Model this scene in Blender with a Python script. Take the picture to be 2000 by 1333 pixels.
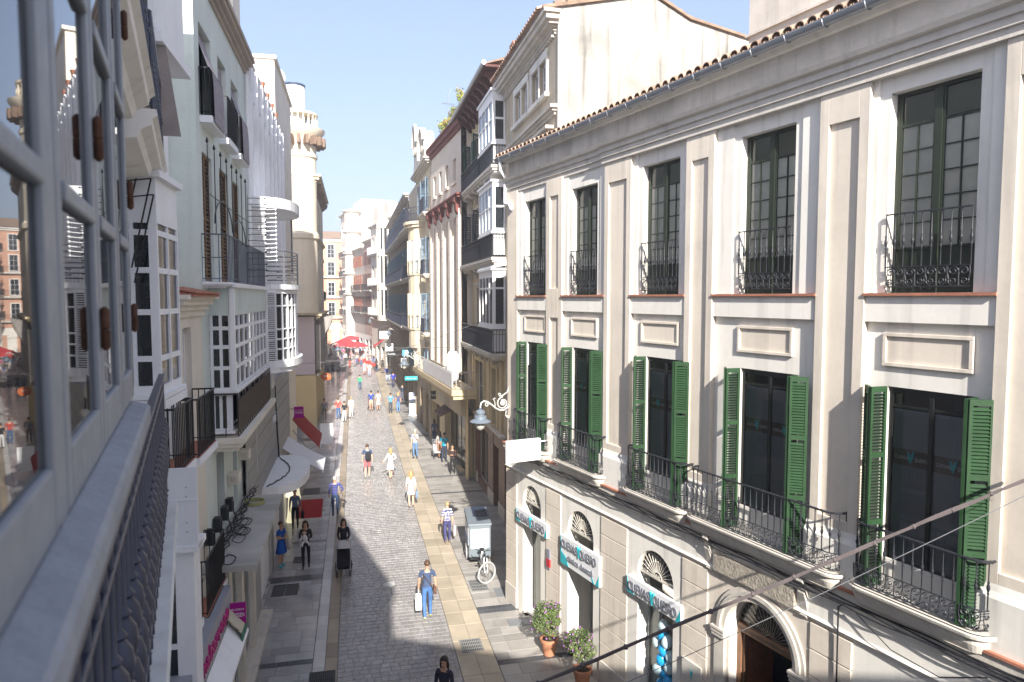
import bpy, math, random
from mathutils import Vector, Matrix
rnd = random.Random(11)
SC = bpy.context.scene
COL = SC.collection
for o in list(bpy.data.objects): bpy.data.objects.remove(o)
R = math.radians; PI = math.pi

# ---------------------------------------------------------------- camera, sky, sun, exposure
cam_d = bpy.data.cameras.new('camera'); cam = bpy.data.objects.new('camera', cam_d); COL.objects.link(cam)
cam.location = (0, 0, 9.6); cam.rotation_euler = (R(90-3.63), 0, 0)
cam_d.sensor_width = 36; cam_d.lens = 36*1333/2000; cam_d.clip_start = .02; cam_d.clip_end = 6000
cam_d.dof.use_dof = True; cam_d.dof.focus_distance = 22; cam_d.dof.aperture_fstop = 3.5
SC.camera = cam
SUN_AZ, SUN_EL = R(10.5), R(30.5)          # azimuth: degrees to the right of straight behind the camera
sv = Vector((math.sin(SUN_AZ)*math.cos(SUN_EL), -math.cos(SUN_AZ)*math.cos(SUN_EL), math.sin(SUN_EL)))
w = bpy.data.worlds.new('World'); SC.world = w; w.use_nodes = True
nt = w.node_tree; bg = nt.nodes['Background']
sky = nt.nodes.new('ShaderNodeTexSky'); sky.sky_type = 'NISHITA'; sky.sun_disc = False
sky.sun_elevation = SUN_EL; sky.sun_rotation = math.atan2(sv.x, sv.y)
sky.air_density = 1.0; sky.dust_density = 3.0; sky.ozone_density = 6.0
gm = nt.nodes.new('ShaderNodeGamma'); gm.inputs[1].default_value = .53
nt.links.new(sky.outputs[0], gm.inputs[0]); tn = nt.nodes.new('ShaderNodeVectorMath'); tn.operation = 'MULTIPLY'; tn.inputs[1].default_value = (.97, .91, .96)
nt.links.new(gm.outputs[0], tn.inputs[0]); nt.links.new(tn.outputs[0], bg.inputs[0]); bg.inputs[1].default_value = .15
sun_d = bpy.data.lights.new('sun', 'SUN'); sun_d.energy = 3.3; sun_d.angle = R(.55); sun_d.color = (1, .945, .865)
sun = bpy.data.objects.new('sun', sun_d); COL.objects.link(sun)
sun.rotation_euler = sv.to_track_quat('Z', 'Y').to_euler(); sun.location = (5, -20, 40)
SC.view_settings.view_transform = 'Standard'; SC.view_settings.look = 'None'
SC.view_settings.exposure = 1.86; SC.view_settings.gamma = 1; SC.view_settings.use_curve_mapping = False
try:
    SC.cycles.max_bounces = 7; SC.cycles.diffuse_bounces = 4; SC.cycles.transparent_max_bounces = 12
    SC.cycles.sample_clamp_indirect = 6; SC.cycles.use_denoising = True
except Exception: pass

# ---------------------------------------------------------------- materials
MATS = {}
def M(name, col, rough=.85, var=.1, vs=1.3, bump=0, bs=40, metal=0, streak=0, spec=.35, rndv=0, dirt=0):
    """procedural paint / stone: base colour, large and fine noise, vertical rain streaks, bump"""
    if name in MATS: return MATS[name]
    m = bpy.data.materials.new(name); m.use_nodes = True; n = m.node_tree; L = n.links.new
    b = n.nodes['Principled BSDF']; b.inputs['Roughness'].default_value = rough; b.inputs['Metallic'].default_value = metal
    b.inputs['Specular IOR Level'].default_value = spec
    geo = n.nodes.new('ShaderNodeNewGeometry'); pos = geo.outputs['Position']
    def noise(scale, det=5, vec=pos, dist=0):
        t = n.nodes.new('ShaderNodeTexNoise'); t.inputs['Scale'].default_value = scale; t.inputs['Detail'].default_value = det
        t.inputs['Distortion'].default_value = dist; L(vec, t.inputs['Vector']); return t.outputs['Fac']
    def mapr(v, a, b_, c, d):
        t = n.nodes.new('ShaderNodeMapRange'); L(v, t.inputs[0])
        for i, q in enumerate((a, b_, c, d)): t.inputs[i+1].default_value = q
        return t.outputs[0]
    def mul(a, b_):
        t = n.nodes.new('ShaderNodeMath'); t.operation = 'MULTIPLY'
        for i, q in enumerate((a, b_)):
            if isinstance(q, (int, float)): t.inputs[i].default_value = q
            else: L(q, t.inputs[i])
        return t.outputs[0]
    f = mul(mapr(noise(vs, 6), .3, .7, 1-var, 1+var*.6), mapr(noise(vs*11, 4), .25, .75, 1-var*.5, 1+var*.4))
    if streak:
        mp = n.nodes.new('ShaderNodeMapping'); mp.inputs['Scale'].default_value = (2.6, 2.6, .16); L(pos, mp.inputs['Vector'])
        f = mul(f, mapr(noise(1.6, 6, mp.outputs[0], .4), .52, .75, 1, 1-streak))
    if dirt: f = mul(f, mapr(noise(.55, 8, pos, 1.2), .48, .72, 1, 1-dirt))
    if rndv:
        at = n.nodes.new('ShaderNodeAttribute'); at.attribute_name = 'rnd'
        f = mul(f, mapr(at.outputs['Fac'], 0, 1, 1-rndv, 1+rndv))
    mx = n.nodes.new('ShaderNodeVectorMath'); mx.operation = 'SCALE'; mx.inputs[0].default_value = col[:3]; L(f, mx.inputs['Scale'])
    L(mx.outputs[0], b.inputs['Base Color'])
    L(mapr(noise(vs*4, 4), .3, .7, rough*.85, min(1, rough*1.15)), b.inputs['Roughness'])
    if bump:
        bp = n.nodes.new('ShaderNodeBump'); bp.inputs['Strength'].default_value = bump; bp.inputs['Distance'].default_value = .02
        L(noise(bs, 5), bp.inputs['Height']); L(bp.outputs[0], b.inputs['Normal'])
    MATS[name] = m; return m
def EM(name, col, s, strength_col=None):
    if name in MATS: return MATS[name]
    m = bpy.data.materials.new(name); m.use_nodes = True; b = m.node_tree.nodes['Principled BSDF']
    b.inputs['Base Color'].default_value = (*col, 1); b.inputs['Emission Color'].default_value = (*col, 1)
    b.inputs['Emission Strength'].default_value = s; MATS[name] = m; return m
def GL(name, tint=(.8, .85, .85), ior=1.5, wob=.0, keep=1.0, bright=1.0):
    """window glass: fresnel reflection over see-through"""
    if name in MATS: return MATS[name]
    m = bpy.data.materials.new(name); m.use_nodes = True; n = m.node_tree; n.nodes.clear(); L = n.links.new
    o = n.nodes.new('ShaderNodeOutputMaterial'); mx = n.nodes.new('ShaderNodeMixShader'); fr = n.nodes.new('ShaderNodeFresnel')
    fr.inputs['IOR'].default_value = ior
    tr = n.nodes.new('ShaderNodeBsdfTransparent'); tr.inputs[0].default_value = (*tint, 1)
    gl = n.nodes.new('ShaderNodeBsdfGlossy'); gl.inputs['Roughness'].default_value = .015; gl.inputs[0].default_value = (bright,)*3+(1,)
    if wob:
        geo = n.nodes.new('ShaderNodeNewGeometry'); t = n.nodes.new('ShaderNodeTexNoise'); t.inputs['Scale'].default_value = 1.7; t.inputs['Detail'].default_value = 1
        bp = n.nodes.new('ShaderNodeBump'); bp.inputs['Strength'].default_value = wob; bp.inputs['Distance'].default_value = .03
        L(geo.outputs['Position'], t.inputs['Vector']); L(t.outputs['Fac'], bp.inputs['Height']); L(bp.outputs[0], gl.inputs['Normal'])
    L(fr.outputs[0], mx.inputs[0]); L(tr.outputs[0], mx.inputs[1]); L(gl.outputs[0], mx.inputs[2]); L(mx.outputs[0], o.inputs[0])
    MATS[name] = m; return m
WHITE = M('white_plaster', (.80, .77, .71), .9, .05, .9, .07, 14, streak=.22, dirt=.10)
BEIGE = M('beige_plaster', (.70, .63, .54), .92, .06, 1.1, .08, 14, streak=.24, dirt=.12)
GREYW = M('weathered_frieze', (.56, .53, .50), .95, .14, 1.4, .3, 25, streak=.3, dirt=.25)
WPAINT = M('white_paint', (.80, .81, .83), .45, .05, 2, 0)
IRON = M('black_iron', (.035, .037, .045), .4, .2, 8, .1, 90, metal=.3, spec=.5)
IRONB = M('blue_iron', (.045, .05, .078), .42, .2, 8, .1, 90, metal=.2, spec=.5)
DGREEN = M('dark_green_paint', (.022, .03, .02), .35, .15, 4)
GREEN = M('green_shutter_paint', (.020, .058, .022), .55, .16, 3, .05, 60)
TERRA = M('terracotta', (.40, .17, .11), .8, .2, 3, .2, 40)
TILE = M('roof_tile', (.42, .29, .21), .9, .3, 4, .4, 30, rndv=.35)
ZINC = M('zinc_gutter', (.33, .35, .39), .4, .12, 3, metal=.6)
STONE = M('pale_stone', (.60, .56, .50), .85, .1, 2, .2, 30, streak=.2)
GLASS = GL('window_glass', (.90, .93, .92), 1.5)
GLASSD = M('dark_glass', (.02, .024, .028), .04, .2, 2, spec=.8)
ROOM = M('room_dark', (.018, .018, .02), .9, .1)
CURT = M('curtain', (.84, .79, .70), .9, .08, 5)
BLACK = M('black_frame', (.012, .013, .013), .35, .1)
WOOD = M('brown_wood', (.16, .065, .035), .5, .25, 6)

# ---------------------------------------------------------------- mesh helpers
class MB:
    def __init__(s): s.v = []; s.f = []; s.m = []; s.r = []; s.cur = 0; s.rv = .5
    def add(s, vs, fs):
        o = len(s.v); s.v += [tuple(p) for p in vs]
        for f in fs: s.f.append([i+o for i in f]); s.m.append(s.cur); s.r.append(s.rv)
        return s
    def box(s, x0, x1, y0, y1, z0, z1, skip=''):
        vs = [(x0,y0,z0),(x1,y0,z0),(x1,y1,z0),(x0,y1,z0),(x0,y0,z1),(x1,y0,z1),(x1,y1,z1),(x0,y1,z1)]
        fs = {'b':(0,3,2,1),'t':(4,5,6,7),'f':(0,1,5,4),'r':(1,2,6,5),'k':(2,3,7,6),'l':(3,0,4,7)}
        return s.add(vs, [f for k, f in fs.items() if k not in skip])
    def obox(s, M4, sx, sy, sz):
        vs = [M4 @ Vector((a*sx, b*sy, c*sz)) for c in (-.5,.5) for b in (-.5,.5) for a in (-.5,.5)]
        return s.add(vs, [(0,2,3,1),(4,5,7,6),(0,1,5,4),(1,3,7,5),(3,2,6,7),(2,0,4,6)])
    def poly(s, pts): return s.add(pts, [tuple(range(len(pts)))])
    def prism(s, pts, a, b, axis='y'):
        """2-D outline extruded a..b along axis (y: pts are x,z; x: pts are y,z; z: pts are x,y)"""
        f = {'y': lambda p, t: (p[0], t, p[1]), 'x': lambda p, t: (t, p[0], p[1]), 'z': lambda p, t: (p[0], p[1], t)}[axis]
        n = len(pts); vs = [f(p, a) for p in pts]+[f(p, b) for p in pts]
        fs = [tuple(range(n))[::-1], tuple(range(n, 2*n))]+[(i, (i+1) % n, (i+1) % n+n, i+n) for i in range(n)]
        return s.add(vs, fs)
    def tube(s, path, r, k=6, closed=False, caps=True):
        P = [Vector(p) for p in path]; n = len(P); rs = r if isinstance(r, (list, tuple)) else [r]*n
        up = None; rings = []
        for i, p in enumerate(P):
            a = P[(i-1) % n] if closed or i else p; b = P[(i+1) % n] if closed or i < n-1 else p
            t = (b-a); t = t.normalized() if t.length > 1e-9 else Vector((0, 0, 1))
            if up is None: up = Vector((0, 0, 1)) if abs(t.z) < .9 else Vector((1, 0, 0))
            u = up-t*up.dot(t)
            if u.length < 1e-4: u = t.orthogonal()
            u.normalize(); up = u; v = t.cross(u)
            rings.append([p+(u*math.cos(2*PI*j/k)+v*math.sin(2*PI*j/k))*rs[i] for j in range(k)])
        vs = [q for g in rings for q in g]; fs = []
        for i in range(n if closed else n-1):
            j = (i+1) % n
            for q in range(k): fs.append((i*k+q, i*k+(q+1) % k, j*k+(q+1) % k, j*k+q))
        if caps and not closed: fs += [tuple(range(k))[::-1], tuple(range((n-1)*k, n*k))]
        return s.add(vs, fs)
    def lathe(s, prof, k=10, c=(0, 0, 0), caps=True):
        n = len(prof); vs = [(c[0]+r*math.cos(2*PI*j/k), c[1]+r*math.sin(2*PI*j/k), c[2]+z) for r, z in prof for j in range(k)]
        fs = [(i*k+q, i*k+(q+1) % k, (i+1)*k+(q+1) % k, (i+1)*k+q) for i in range(n-1) for q in range(k)]
        if caps: fs += [tuple(range(k))[::-1], tuple(range((n-1)*k, n*k))]
        return s.add(vs, fs)
    def sweep(s, prof, path, closed=False, caps=True):
        """profile (out, z) carried along a plan path (x, y); 'out' is to the right of travel, corners mitred"""
        n = len(path); P = [Vector(p) for p in path]; rows = []
        for i, p in enumerate(P):
            d0 = (p-P[i-1]).normalized() if (i or closed) else None
            d1 = (P[(i+1) % n]-p).normalized() if (i < n-1 or closed) else None
            d0 = d0 or d1; d1 = d1 or d0
            n0 = Vector((d0.y, -d0.x)); n1 = Vector((d1.y, -d1.x)); m = (n0+n1)
            m = m/max(.3, m.dot(n0)) if m.length > 1e-6 else n0
            rows.append([(p.x+m.x*o, p.y+m.y*o, z) for o, z in prof])
        k = len(prof); vs = [q for g in rows for q in g]; fs = []
        for i in range(n if closed else n-1):
            j = (i+1) % n
            for q in range(k-1): fs.append((i*k+q, j*k+q, j*k+q+1, i*k+q+1))
        if caps and not closed: fs += [tuple(range(k)), tuple(range((n-1)*k, n*k))[::-1]]
        return s.add(vs, fs)
    def ball(s, c, r, k=8, h=6, sx=1, sy=1, sz=1):
        prof = [(max(1e-4, r*math.sin(PI*i/h)), -r*math.cos(PI*i/h)*sz) for i in range(h+1)]
        o = len(s.v); s.lathe(prof, k, c, caps=False)
        if sx != 1 or sy != 1:
            for i in range(o, len(s.v)):
                x, y, z = s.v[i]; s.v[i] = (c[0]+(x-c[0])*sx, c[1]+(y-c[1])*sy, z)
        return s
    def wall(s, x0, x1, z0, z1, y, holes, back=True):
        """front face at y with recessed openings: hole = (x0,x1,z0,z1,depth[,arch_height])"""
        xs = sorted({x0, x1, *[q for h in holes for q in h[:2]]}); zs = sorted({z0, z1, *[q for h in holes for q in h[2:4]]})
        xs = [q for q in xs if x0-1e-6 <= q <= x1+1e-6]; zs = [q for q in zs if z0-1e-6 <= q <= z1+1e-6]
        for i in range(len(xs)-1):
            for j in range(len(zs)-1):
                cx, cz = (xs[i]+xs[i+1])/2, (zs[j]+zs[j+1])/2
                if any(h[0] < cx < h[1] and h[2] < cz < h[3] for h in holes): continue
                s.poly([(xs[i], y, zs[j]), (xs[i+1], y, zs[j]), (xs[i+1], y, zs[j+1]), (xs[i], y, zs[j+1])])
        for h in holes:
            a, b, c, d, e = h[:5]; Y = y+e; ah = h[5] if len(h) > 5 else 0; sp = d-ah
            s.poly([(a, y, c), (a, y, sp), (a, Y, sp), (a, Y, c)]); s.poly([(b, y, c), (b, Y, c), (b, Y, sp), (b, y, sp)])
            s.poly([(a, y, c), (a, Y, c), (b, Y, c), (b, y, c)])
            if not ah: s.poly([(a, y, d), (b, y, d), (b, Y, d), (a, Y, d)])
            else:
                N = 14; mx, rx = (a+b)/2, (b-a)/2
                arc = [(mx-rx*math.cos(PI*i/N), sp+ah*math.sin(PI*i/N)) for i in range(N+1)]
                for (xa, za), (xb, zb) in zip(arc, arc[1:]):
                    s.poly([(xa, y, za), (xb, y, zb), (xb, y, d), (xa, y, d)])
                    s.poly([(xa, y, za), (xa, Y, za), (xb, Y, zb), (xb, y, zb)])
        return s
    def mesh(s, name, mats, smooth=None):
        me = bpy.data.meshes.new(name); me.from_pydata(s.v, [], s.f)
        mats = mats if isinstance(mats, (list, tuple)) else [mats]
        for m in mats: me.materials.append(m)
        if len(mats) > 1: me.polygons.foreach_set('material_index', s.m)
        if any(r != .5 for r in s.r):
            a = me.attributes.new('rnd', 'FLOAT', 'FACE'); a.data.foreach_set('value', s.r)
        if smooth:
            me.polygons.foreach_set('use_smooth', [True]*len(me.polygons)); me.set_sharp_from_angle(angle=R(smooth))
        me.update(); return me
    def build(s, name, mats, parent=None, smooth=None, bevel=0, kind=None, label=None, mw=None):
        o = bpy.data.objects.new(name, s.mesh(name, mats, smooth)); COL.objects.link(o)
        if parent: o.parent = parent
        if mw is not None: o.matrix_local = mw
        if bevel:
            b = o.modifiers.new('bevel', 'BEVEL'); b.width = bevel; b.segments = 2; b.limit_method = 'ANGLE'; b.angle_limit = R(40)
        if kind: o['kind'] = kind
        if label: o['label'] = label
        return o
def inst(me, name, parent, mw=None):
    o = bpy.data.objects.new(name, me); COL.objects.link(o); o.parent = parent
    if mw is not None: o.matrix_local = mw
    return o
def thing(name, label, cat, loc=(0, 0, 0), rz=0, group=None):
    o = bpy.data.objects.new(name, None); COL.objects.link(o); o.location = loc; o.rotation_euler = (0, 0, rz)
    o.empty_display_size = .2; o['label'] = label; o['category'] = cat
    if group: o['group'] = group
    return o
def tag(o, label, cat, group=None):
    o['label'] = label; o['category'] = cat
    if group: o['group'] = group
    return o
def T(x=0, y=0, z=0, rx=0, ry=0, rz=0, s=1):
    return Matrix.Translation((x, y, z)) @ Matrix.Rotation(rz, 4, 'Z') @ Matrix.Rotation(ry, 4, 'Y') @ Matrix.Rotation(rx, 4, 'X') @ Matrix.Scale(s, 4)
def text(body, size, mat, parent, mw, name='lettering', ext=.004, width=None, bold=0, spacing=1.0):
    cu = bpy.data.curves.new(name, 'FONT'); cu.body = body; cu.size = size; cu.extrude = ext; cu.offset = bold
    cu.align_x = 'CENTER'; cu.align_y = 'CENTER'; cu.resolution_u = 3; cu.space_character = spacing
    t = bpy.data.objects.new(name, cu); ts = bpy.data.scenes.new('tmp_text'); ts.collection.objects.link(t); ts.view_layers[0].update()
    me = bpy.data.meshes.new_from_object(t.evaluated_get(ts.view_layers[0].depsgraph))
    bpy.data.objects.remove(t); bpy.data.curves.remove(cu); bpy.data.scenes.remove(ts)
    if width and len(me.vertices):
        xs = [v.co.x for v in me.vertices]; k = width/max(1e-6, max(xs)-min(xs)); c = (max(xs)+min(xs))/2
        for v in me.vertices: v.co.x = (v.co.x-c)*k
    me.materials.clear(); me.materials.append(mat)
    o = bpy.data.objects.new(name, me); COL.objects.link(o); o.parent = parent; o.matrix_local = mw
    return o
FACE = R(90)     # text turned upright to face the street (-y of a facade frame)
TH = R(13)       # the street runs 13 degrees left of the camera axis
def W(w, v): return (math.cos(TH)*w-math.sin(TH)*v, math.sin(TH)*w+math.cos(TH)*v)   # street coords (right, along) -> world

# ================================================================ ground, road, pavements (street frame: x = across, y = along)
GROUND = M('ground_mortar', (.21, .20, .19), .8, .15, 2)
COB = M('cobble_stone', (.29, .275, .265), .27, .12, 1.1, .25, 55, spec=.5, rndv=.14, dirt=.2)
SLABM = M('grey_marble_slab', (.32, .32, .33), .24, .14, 2.2, .08, 30, spec=.5, rndv=.22)
SLABR = M('brown_grey_slab', (.33, .31, .285), .42, .14, 2.2, .12, 30, spec=.45, rndv=.2)
YEL = M('ochre_sandstone', (.44, .375, .28), .42, .14, 1.8, .1, 30, spec=.4, rndv=.15)
PALE = M('pale_kerb_stone', (.50, .49, .48), .4, .1, 2, .1, 30, spec=.4, rndv=.12)
GUT = M('brown_gutter_stone', (.30, .245, .18), .45, .12, 2, .1, 30, spec=.4, rndv=.2)
DSTRIP = M('dark_marble', (.07, .075, .085), .3, .15, 4, spec=.5, rndv=.2)
g = MB(); g.poly([(-400, -200, 0), (400, -200, 0), (400, 1500, 0), (-400, 1500, 0)])
ground = g.build('ground', GROUND); ground.location.z = -.03; ground['kind'] = 'structure'
def surf(name, w0, w1, v0, v1, mat):
    b = MB(); b.box(w0, w1, v0, v1, -.03, -.008); o = b.build(name, mat); o.rotation_euler.z = TH; o['kind'] = 'structure'; return o
def slab(b, x0, x1, y0, y1, z, rv, gap=.004, bv=.004):
    b.rv = rv; x0 += gap; x1 -= gap; y0 += gap; y1 -= gap
    vs = [(x0, y0, -.012), (x1, y0, -.012), (x1, y1, -.012), (x0, y1, -.012), (x0+bv, y0+bv, z), (x1-bv, y0+bv, z), (x1-bv, y1-bv, z), (x0+bv, y1-bv, z)]
    b.add(vs, [(0, 1, 5, 4), (1, 2, 6, 5), (2, 3, 7, 6), (3, 0, 4, 7), (4, 5, 6, 7)])
def pave(parent, name, rows, mat, near=300):
    """rows: list of (x0,x1,y0,y1,z,mat); the nearest ones become objects of their own, the rest one mass"""
    rest = {}
    for i, (x0, x1, y0, y1, z, mt, gp) in enumerate(rows):
        if i < near: b = MB(); slab(b, x0, x1, y0, y1, z, rnd.random()*.98, gp); b.build(name, mt, parent)
        else: slab(rest.setdefault(mt, MB()), x0, x1, y0, y1, z, rnd.random()*.98, gp)
    for mt, b in rest.items(): b.build(name+'_mass', mt, parent, kind='stuff')
road = surf('road', -.56, 2.54, -12, 135, GROUND)
rows = []; v = 15.3
def cob_row(v, d):
    x = -.55+rnd.uniform(-.1, 0); first = True
    while x < 2.53:
        wd = rnd.choice((.18, .22, .24, .26, .3)); a = max(x, -.55); b_ = min(x+wd, 2.54)
        if 2.54-b_ < .07: b_ = 2.54
        if b_-a > .04: rows.append((a, b_, v, v+d, rnd.uniform(-.0015, .0015), COB, .006))
        x = b_ if b_ >= 2.54 else x+wd
while v < 62:
    d = rnd.choice((.21, .23, .24)) * (1 if v < 40 else 1.5); cob_row(v, d); v += d
near_n = len(rows); v = 15.3
while v > 6: v -= .2; cob_row(v, .2)
while len(rows) and v < 62: v = 62
while v < 130: d = .5; cob_row(v, d); v += d
pave(road, 'paver', rows, COB)
def band(name, w0, w1, v0, v1, mat, cols, lens, skip=()):
    o = surf(name, w0, w1, v0-.5, v1, GROUND); rows = []; v = v0
    while v < v1:
        d = rnd.uniform(*lens)*(1 if v < 60 else 2); cw = (w1-w0)/cols
        if not any(a < v+d/2 < b for a, b in skip):
            for c in range(cols): rows.append((w0+c*cw, w0+(c+1)*cw, v, v+d, rnd.uniform(-.001, .001), mat, .003))
        v += d
    pave(o, 'slab', rows, mat); return o
band('ochre_band', 2.55, 3.55, 8, 120, YEL, 2, (.75, 1.15))
band('gutter_strip', -.88, -.565, 8, 110, GUT, 1, (.6, 1.1))
band('kerb_strip', -1.19, -.885, 8, 110, PALE, 1, (.6, .9))
def pavement(name, w0, w1, v0, v1, mat, dark, dlen=(.3, .55), slen=(.45, 1.0)):
    o = surf(name, w0, w1, v0, v1, GROUND); rows = []; v = max(v0, 13)
    while v < v1:
        d = rnd.uniform(*dlen)*(1 if v < 45 else 2.2); hit = [q for q in dark if v <= q < v+d]
        if hit: d = .24
        x = w0-rnd.uniform(0, .3)
        while x < w1:
            ln = rnd.uniform(*slen); a, b_ = max(x, w0), min(x+ln, w1)
            if w1-b_ < .12: b_ = w1
            rows.append((a, b_, v, v+d, rnd.uniform(-.001, .001), DSTRIP if hit else mat, .003)); x = b_ if b_ == w1 else x+ln
        v += d
    pave(o, 'slab', rows, mat); return o
pavement('left_pavement', -3.6, -1.2, -10, 90, SLABM, (18.2, 23.9, 27.6, 34.5, 41, 48, 56))
pavement('right_pavement', 3.56, 9.5, -6, 100, SLABR, (17.0, 20.2, 33.0, 36.2, 43, 47.5, 54, 62))

# ================================================================ the cream house with green shutters (right)
A1 = R(26.47)
R1 = thing('townhouse', 'long cream three-storey house with green louvred shutters, iron balconies and tiled eaves', 'building', (.39, 20.35, 0), math.atan2(-math.cos(A1), math.sin(A1)))
UP = [(0.0, 1.22, 12.42), (2.65, 3.84, 12.42), (5.64, 6.87, 12.5), (8.56, 9.78, 12.53), (11.46, 12.70, 12.55), (14.6, 15.8, 12.55)]
LO = [(.14, 1.26), (2.72, 3.95), (5.84, 7.05), (8.65, 9.96), (11.56, 12.82), (14.7, 15.9)]
X0, X1 = -1.05, 17.5
b = MB()
b.wall(X0, X1, 5.06, 12.80, 0, [(a, c, 9.67, h, .24) for a, c, h in UP]+[(a, c, 5.28, 8.3, .24) for a, c in LO])
b.box(X0, X1, .43, 9, 0, 13.9, skip='f'); b.poly([(X0, 0, 0), (X0, .43, 0), (X0, .43, 13.6), (X0, 0, 13.6)])
b.wall(X0, X1, 0, 5.06, .02, [(.08, 1.18, .05, 4.07, .6, .55), (2.68, 3.92, .05, 4.07, .9, .62), (5.74, 6.98, .05, 4.05, .6, .62), (8.5, 10.1, .05, 4.08, .9, .8), (11.7, 12.94, .9, 4.03, .5, .62), (14.8, 16.04, .9, 4.03, .5, .62)])
b.build('wall', WHITE, R1)
DOORS = [(.08, 1.18, 4.07, .55), (2.68, 3.92, 4.07, .62), (5.74, 6.98, 4.05, .62), (8.5, 10.1, 4.08, .8), (11.7, 12.94, 4.03, .62), (14.8, 16.04, 4.03, .62)]
# ground-storey facing: white surrounds with an arch, beige rusticated blocks between, frieze band above
PIERS = [(-1.05, -.30), (1.52, 2.33), (4.27, 5.36), (7.26, 8.02), (10.42, 11.2), (13.3, 14.5)]
SURR = [(-.30, 1.52), (2.33, 4.27), (5.36, 7.26), (8.02, 10.42), (11.2, 13.3), (14.5, 16.6)]
for (a, c), (dx0, dx1, dz, ah) in zip(SURR, DOORS):
    q = MB(); q.wall(a, c, 0, 4.30, -.10, [(dx0, dx1, 0, dz, .12, ah)]); q.box(a, c, -.10, .02, 0, 4.30, skip='fk')
    q.build('door_surround', BEIGE if a > 8 and a < 10 else WHITE, R1)
for a, c in PIERS:
    z = 0
    plinth = MB(); plinth.box(a, c, -.15, .02, 0, .62); plinth.build('plinth_block', STONE, R1, bevel=.01)
    z = .63
    for k in range(8):
        h = .455; q = MB(); q.box(a+.004, c-.004, -.125, .02, z, min(4.29, z+h)-.018); q.build('stone_block', BEIGE, R1, bevel=.008)
        z += h
    q = MB(); q.box(a, c, -.085, .02, .5, 4.29); q.build('pier_backing', BEIGE, R1)
q = MB(); q.sweep([(0, 4.30), (.13, 4.30), (.16, 4.36), (.12, 4.40), (.12, 4.78), (.16, 4.82), (.18, 4.90), (.05, 4.92), (0, 4.92)][::-1], [(X1, 0), (X0, 0)][::-1])
q.build('frieze_band', WHITE, R1)
q = MB(); q.box(X0-.04, X1, -.20, .02, 4.925, 5.06); q.build('ledge', STONE, R1)
q = MB(); q.box(X0-.05, X1, -.235, .02, 5.062, 5.10); q.build('ledge_tiles', TERRA, R1)
q = MB(); q.box(X0, X1, -.02, 0, 5.10, 5.75)
q.build('base_course', WHITE, R1)
# giant pilasters with sunken panels
def pilaster(a, c, z0, z1, proud, panels, st=.17):
    q = MB(); q.box(a, c, -proud+.05, .0, z0, z1)
    zs = [z0]+[p for pr in panels for p in pr]+[z1]
    q.box(a, a+st, -proud, -proud+.051, z0, z1); q.box(c-st, c, -proud, -proud+.051, z0, z1)
    for i in range(0, len(zs), 2): q.box(a+st, c-st, -proud, -proud+.051, zs[i], zs[i+1])
    q.build('pilaster', BEIGE, R1, bevel=.006)
    q = MB(); q.prism([(-proud-.07, 5.10), (0, 5.10), (0, 5.95), (-proud, 5.95), (-proud-.02, 5.86), (-proud-.07, 5.78)], a-.05, c+.05, 'x'); q.build('pilaster_base', WHITE, R1)
for a, c, kind in [(-1.05, -.40, 0), (1.42, 2.27, 2), (4.28, 5.33, 1), (7.17, 7.97, 1), (10.33, 11.2, 1), (13.04, 14.25, 1), (16.2, 17.4, 1)]:
    if kind == 0: q = MB(); q.box(a, c, -.07, 0, 5.1, 12.8); q.build('pilaster', BEIGE, R1)
    elif kind == 2: pilaster(a, c, 5.10, 12.8, .09, [(6.1, 9.05), (9.85, 12.35)], .2)
    else: pilaster(a, c, 5.10, 12.8, .105, [(6.1, 12.3)])
# sill bands with terracotta sills and framed panels below
BAYS = [(-.40, 1.42), (2.27, 4.28), (5.33, 7.17), (7.97, 10.33), (11.2, 13.04), (14.25, 16.2)]
for i, ((a, c), (ux0, ux1, uz)) in enumerate(zip(BAYS, UP)):
    q = MB(); q.box(a, c, -.075, 0, 9.24, 9.625); q.build('sill_band', WHITE, R1, bevel=.006)
    q = MB(); q.box(a-.01, c+.01, -.13, .24, 9.627, 9.668); q.build('window_sill', TERRA, R1)
    p0, p1 = ux0+.02, ux1+.06; q = MB(); z0, z1, f = 8.60, 9.09, .055
    q.box(p0, p1, -.045, 0, z0, z0+f); q.box(p0, p1, -.045, 0, z1-f, z1); q.box(p0, p0+f, -.045, 0, z0+f, z1-f); q.box(p1-f, p1, -.045, 0, z0+f, z1-f)
    q.box(p0+f, p1-f, -.012, 0, z0+f, z1-f); q.build('panel', BEIGE, R1, bevel=.008)
    # raised white surround of the upper window
    q = MB(); q.box(a, ux0-.16, -.03, 0, 9.67, 12.8); q.box(ux1+.16, c, -.03, 0, 9.67, 12.8); q.build('window_margin', BEIGE if i > 6 else WHITE, R1)
# entablature, frieze, eaves
def entab(xa, xb, o):
    pr = [(0, 12.78), (.05+o, 12.78), (.05+o, 12.90), (.09+o, 12.91), (.09+o, 13.02), (.13+o, 13.03), (.13+o, 13.13), (.20+o, 13.16), (.23+o, 13.23), (.02, 13.25), (0, 13.25)]
    q = MB(); q.sweep(pr[::-1], [(xa, 0), (xb, 0)]); q.build('cornice', STONE, R1)
entab(X0-.08, 4.2, .0); entab(4.2, X1, .09)
q = MB(); q.box(X0, X1, -.03, 0, 13.25, 13.72); q.build('frieze', GREYW, R1)
q = MB(); q.prism([(0, 13.72), (-.12, 13.72), (-.16, 13.80), (-.22, 13.82), (-.22, 13.87), (0, 13.87)], X0-.1, X1, 'x'); q.build('eaves_moulding', WHITE, R1)
roof = MB(); SL = math.tan(R(21)); roof.prism([(-.30, 13.86), (8, 13.86+8.3*SL), (8, 13.80+8.3*SL), (-.30, 13.80)], X0-.2, X1, 'x')
roof = roof.build('roof', TILE, R1)
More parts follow.
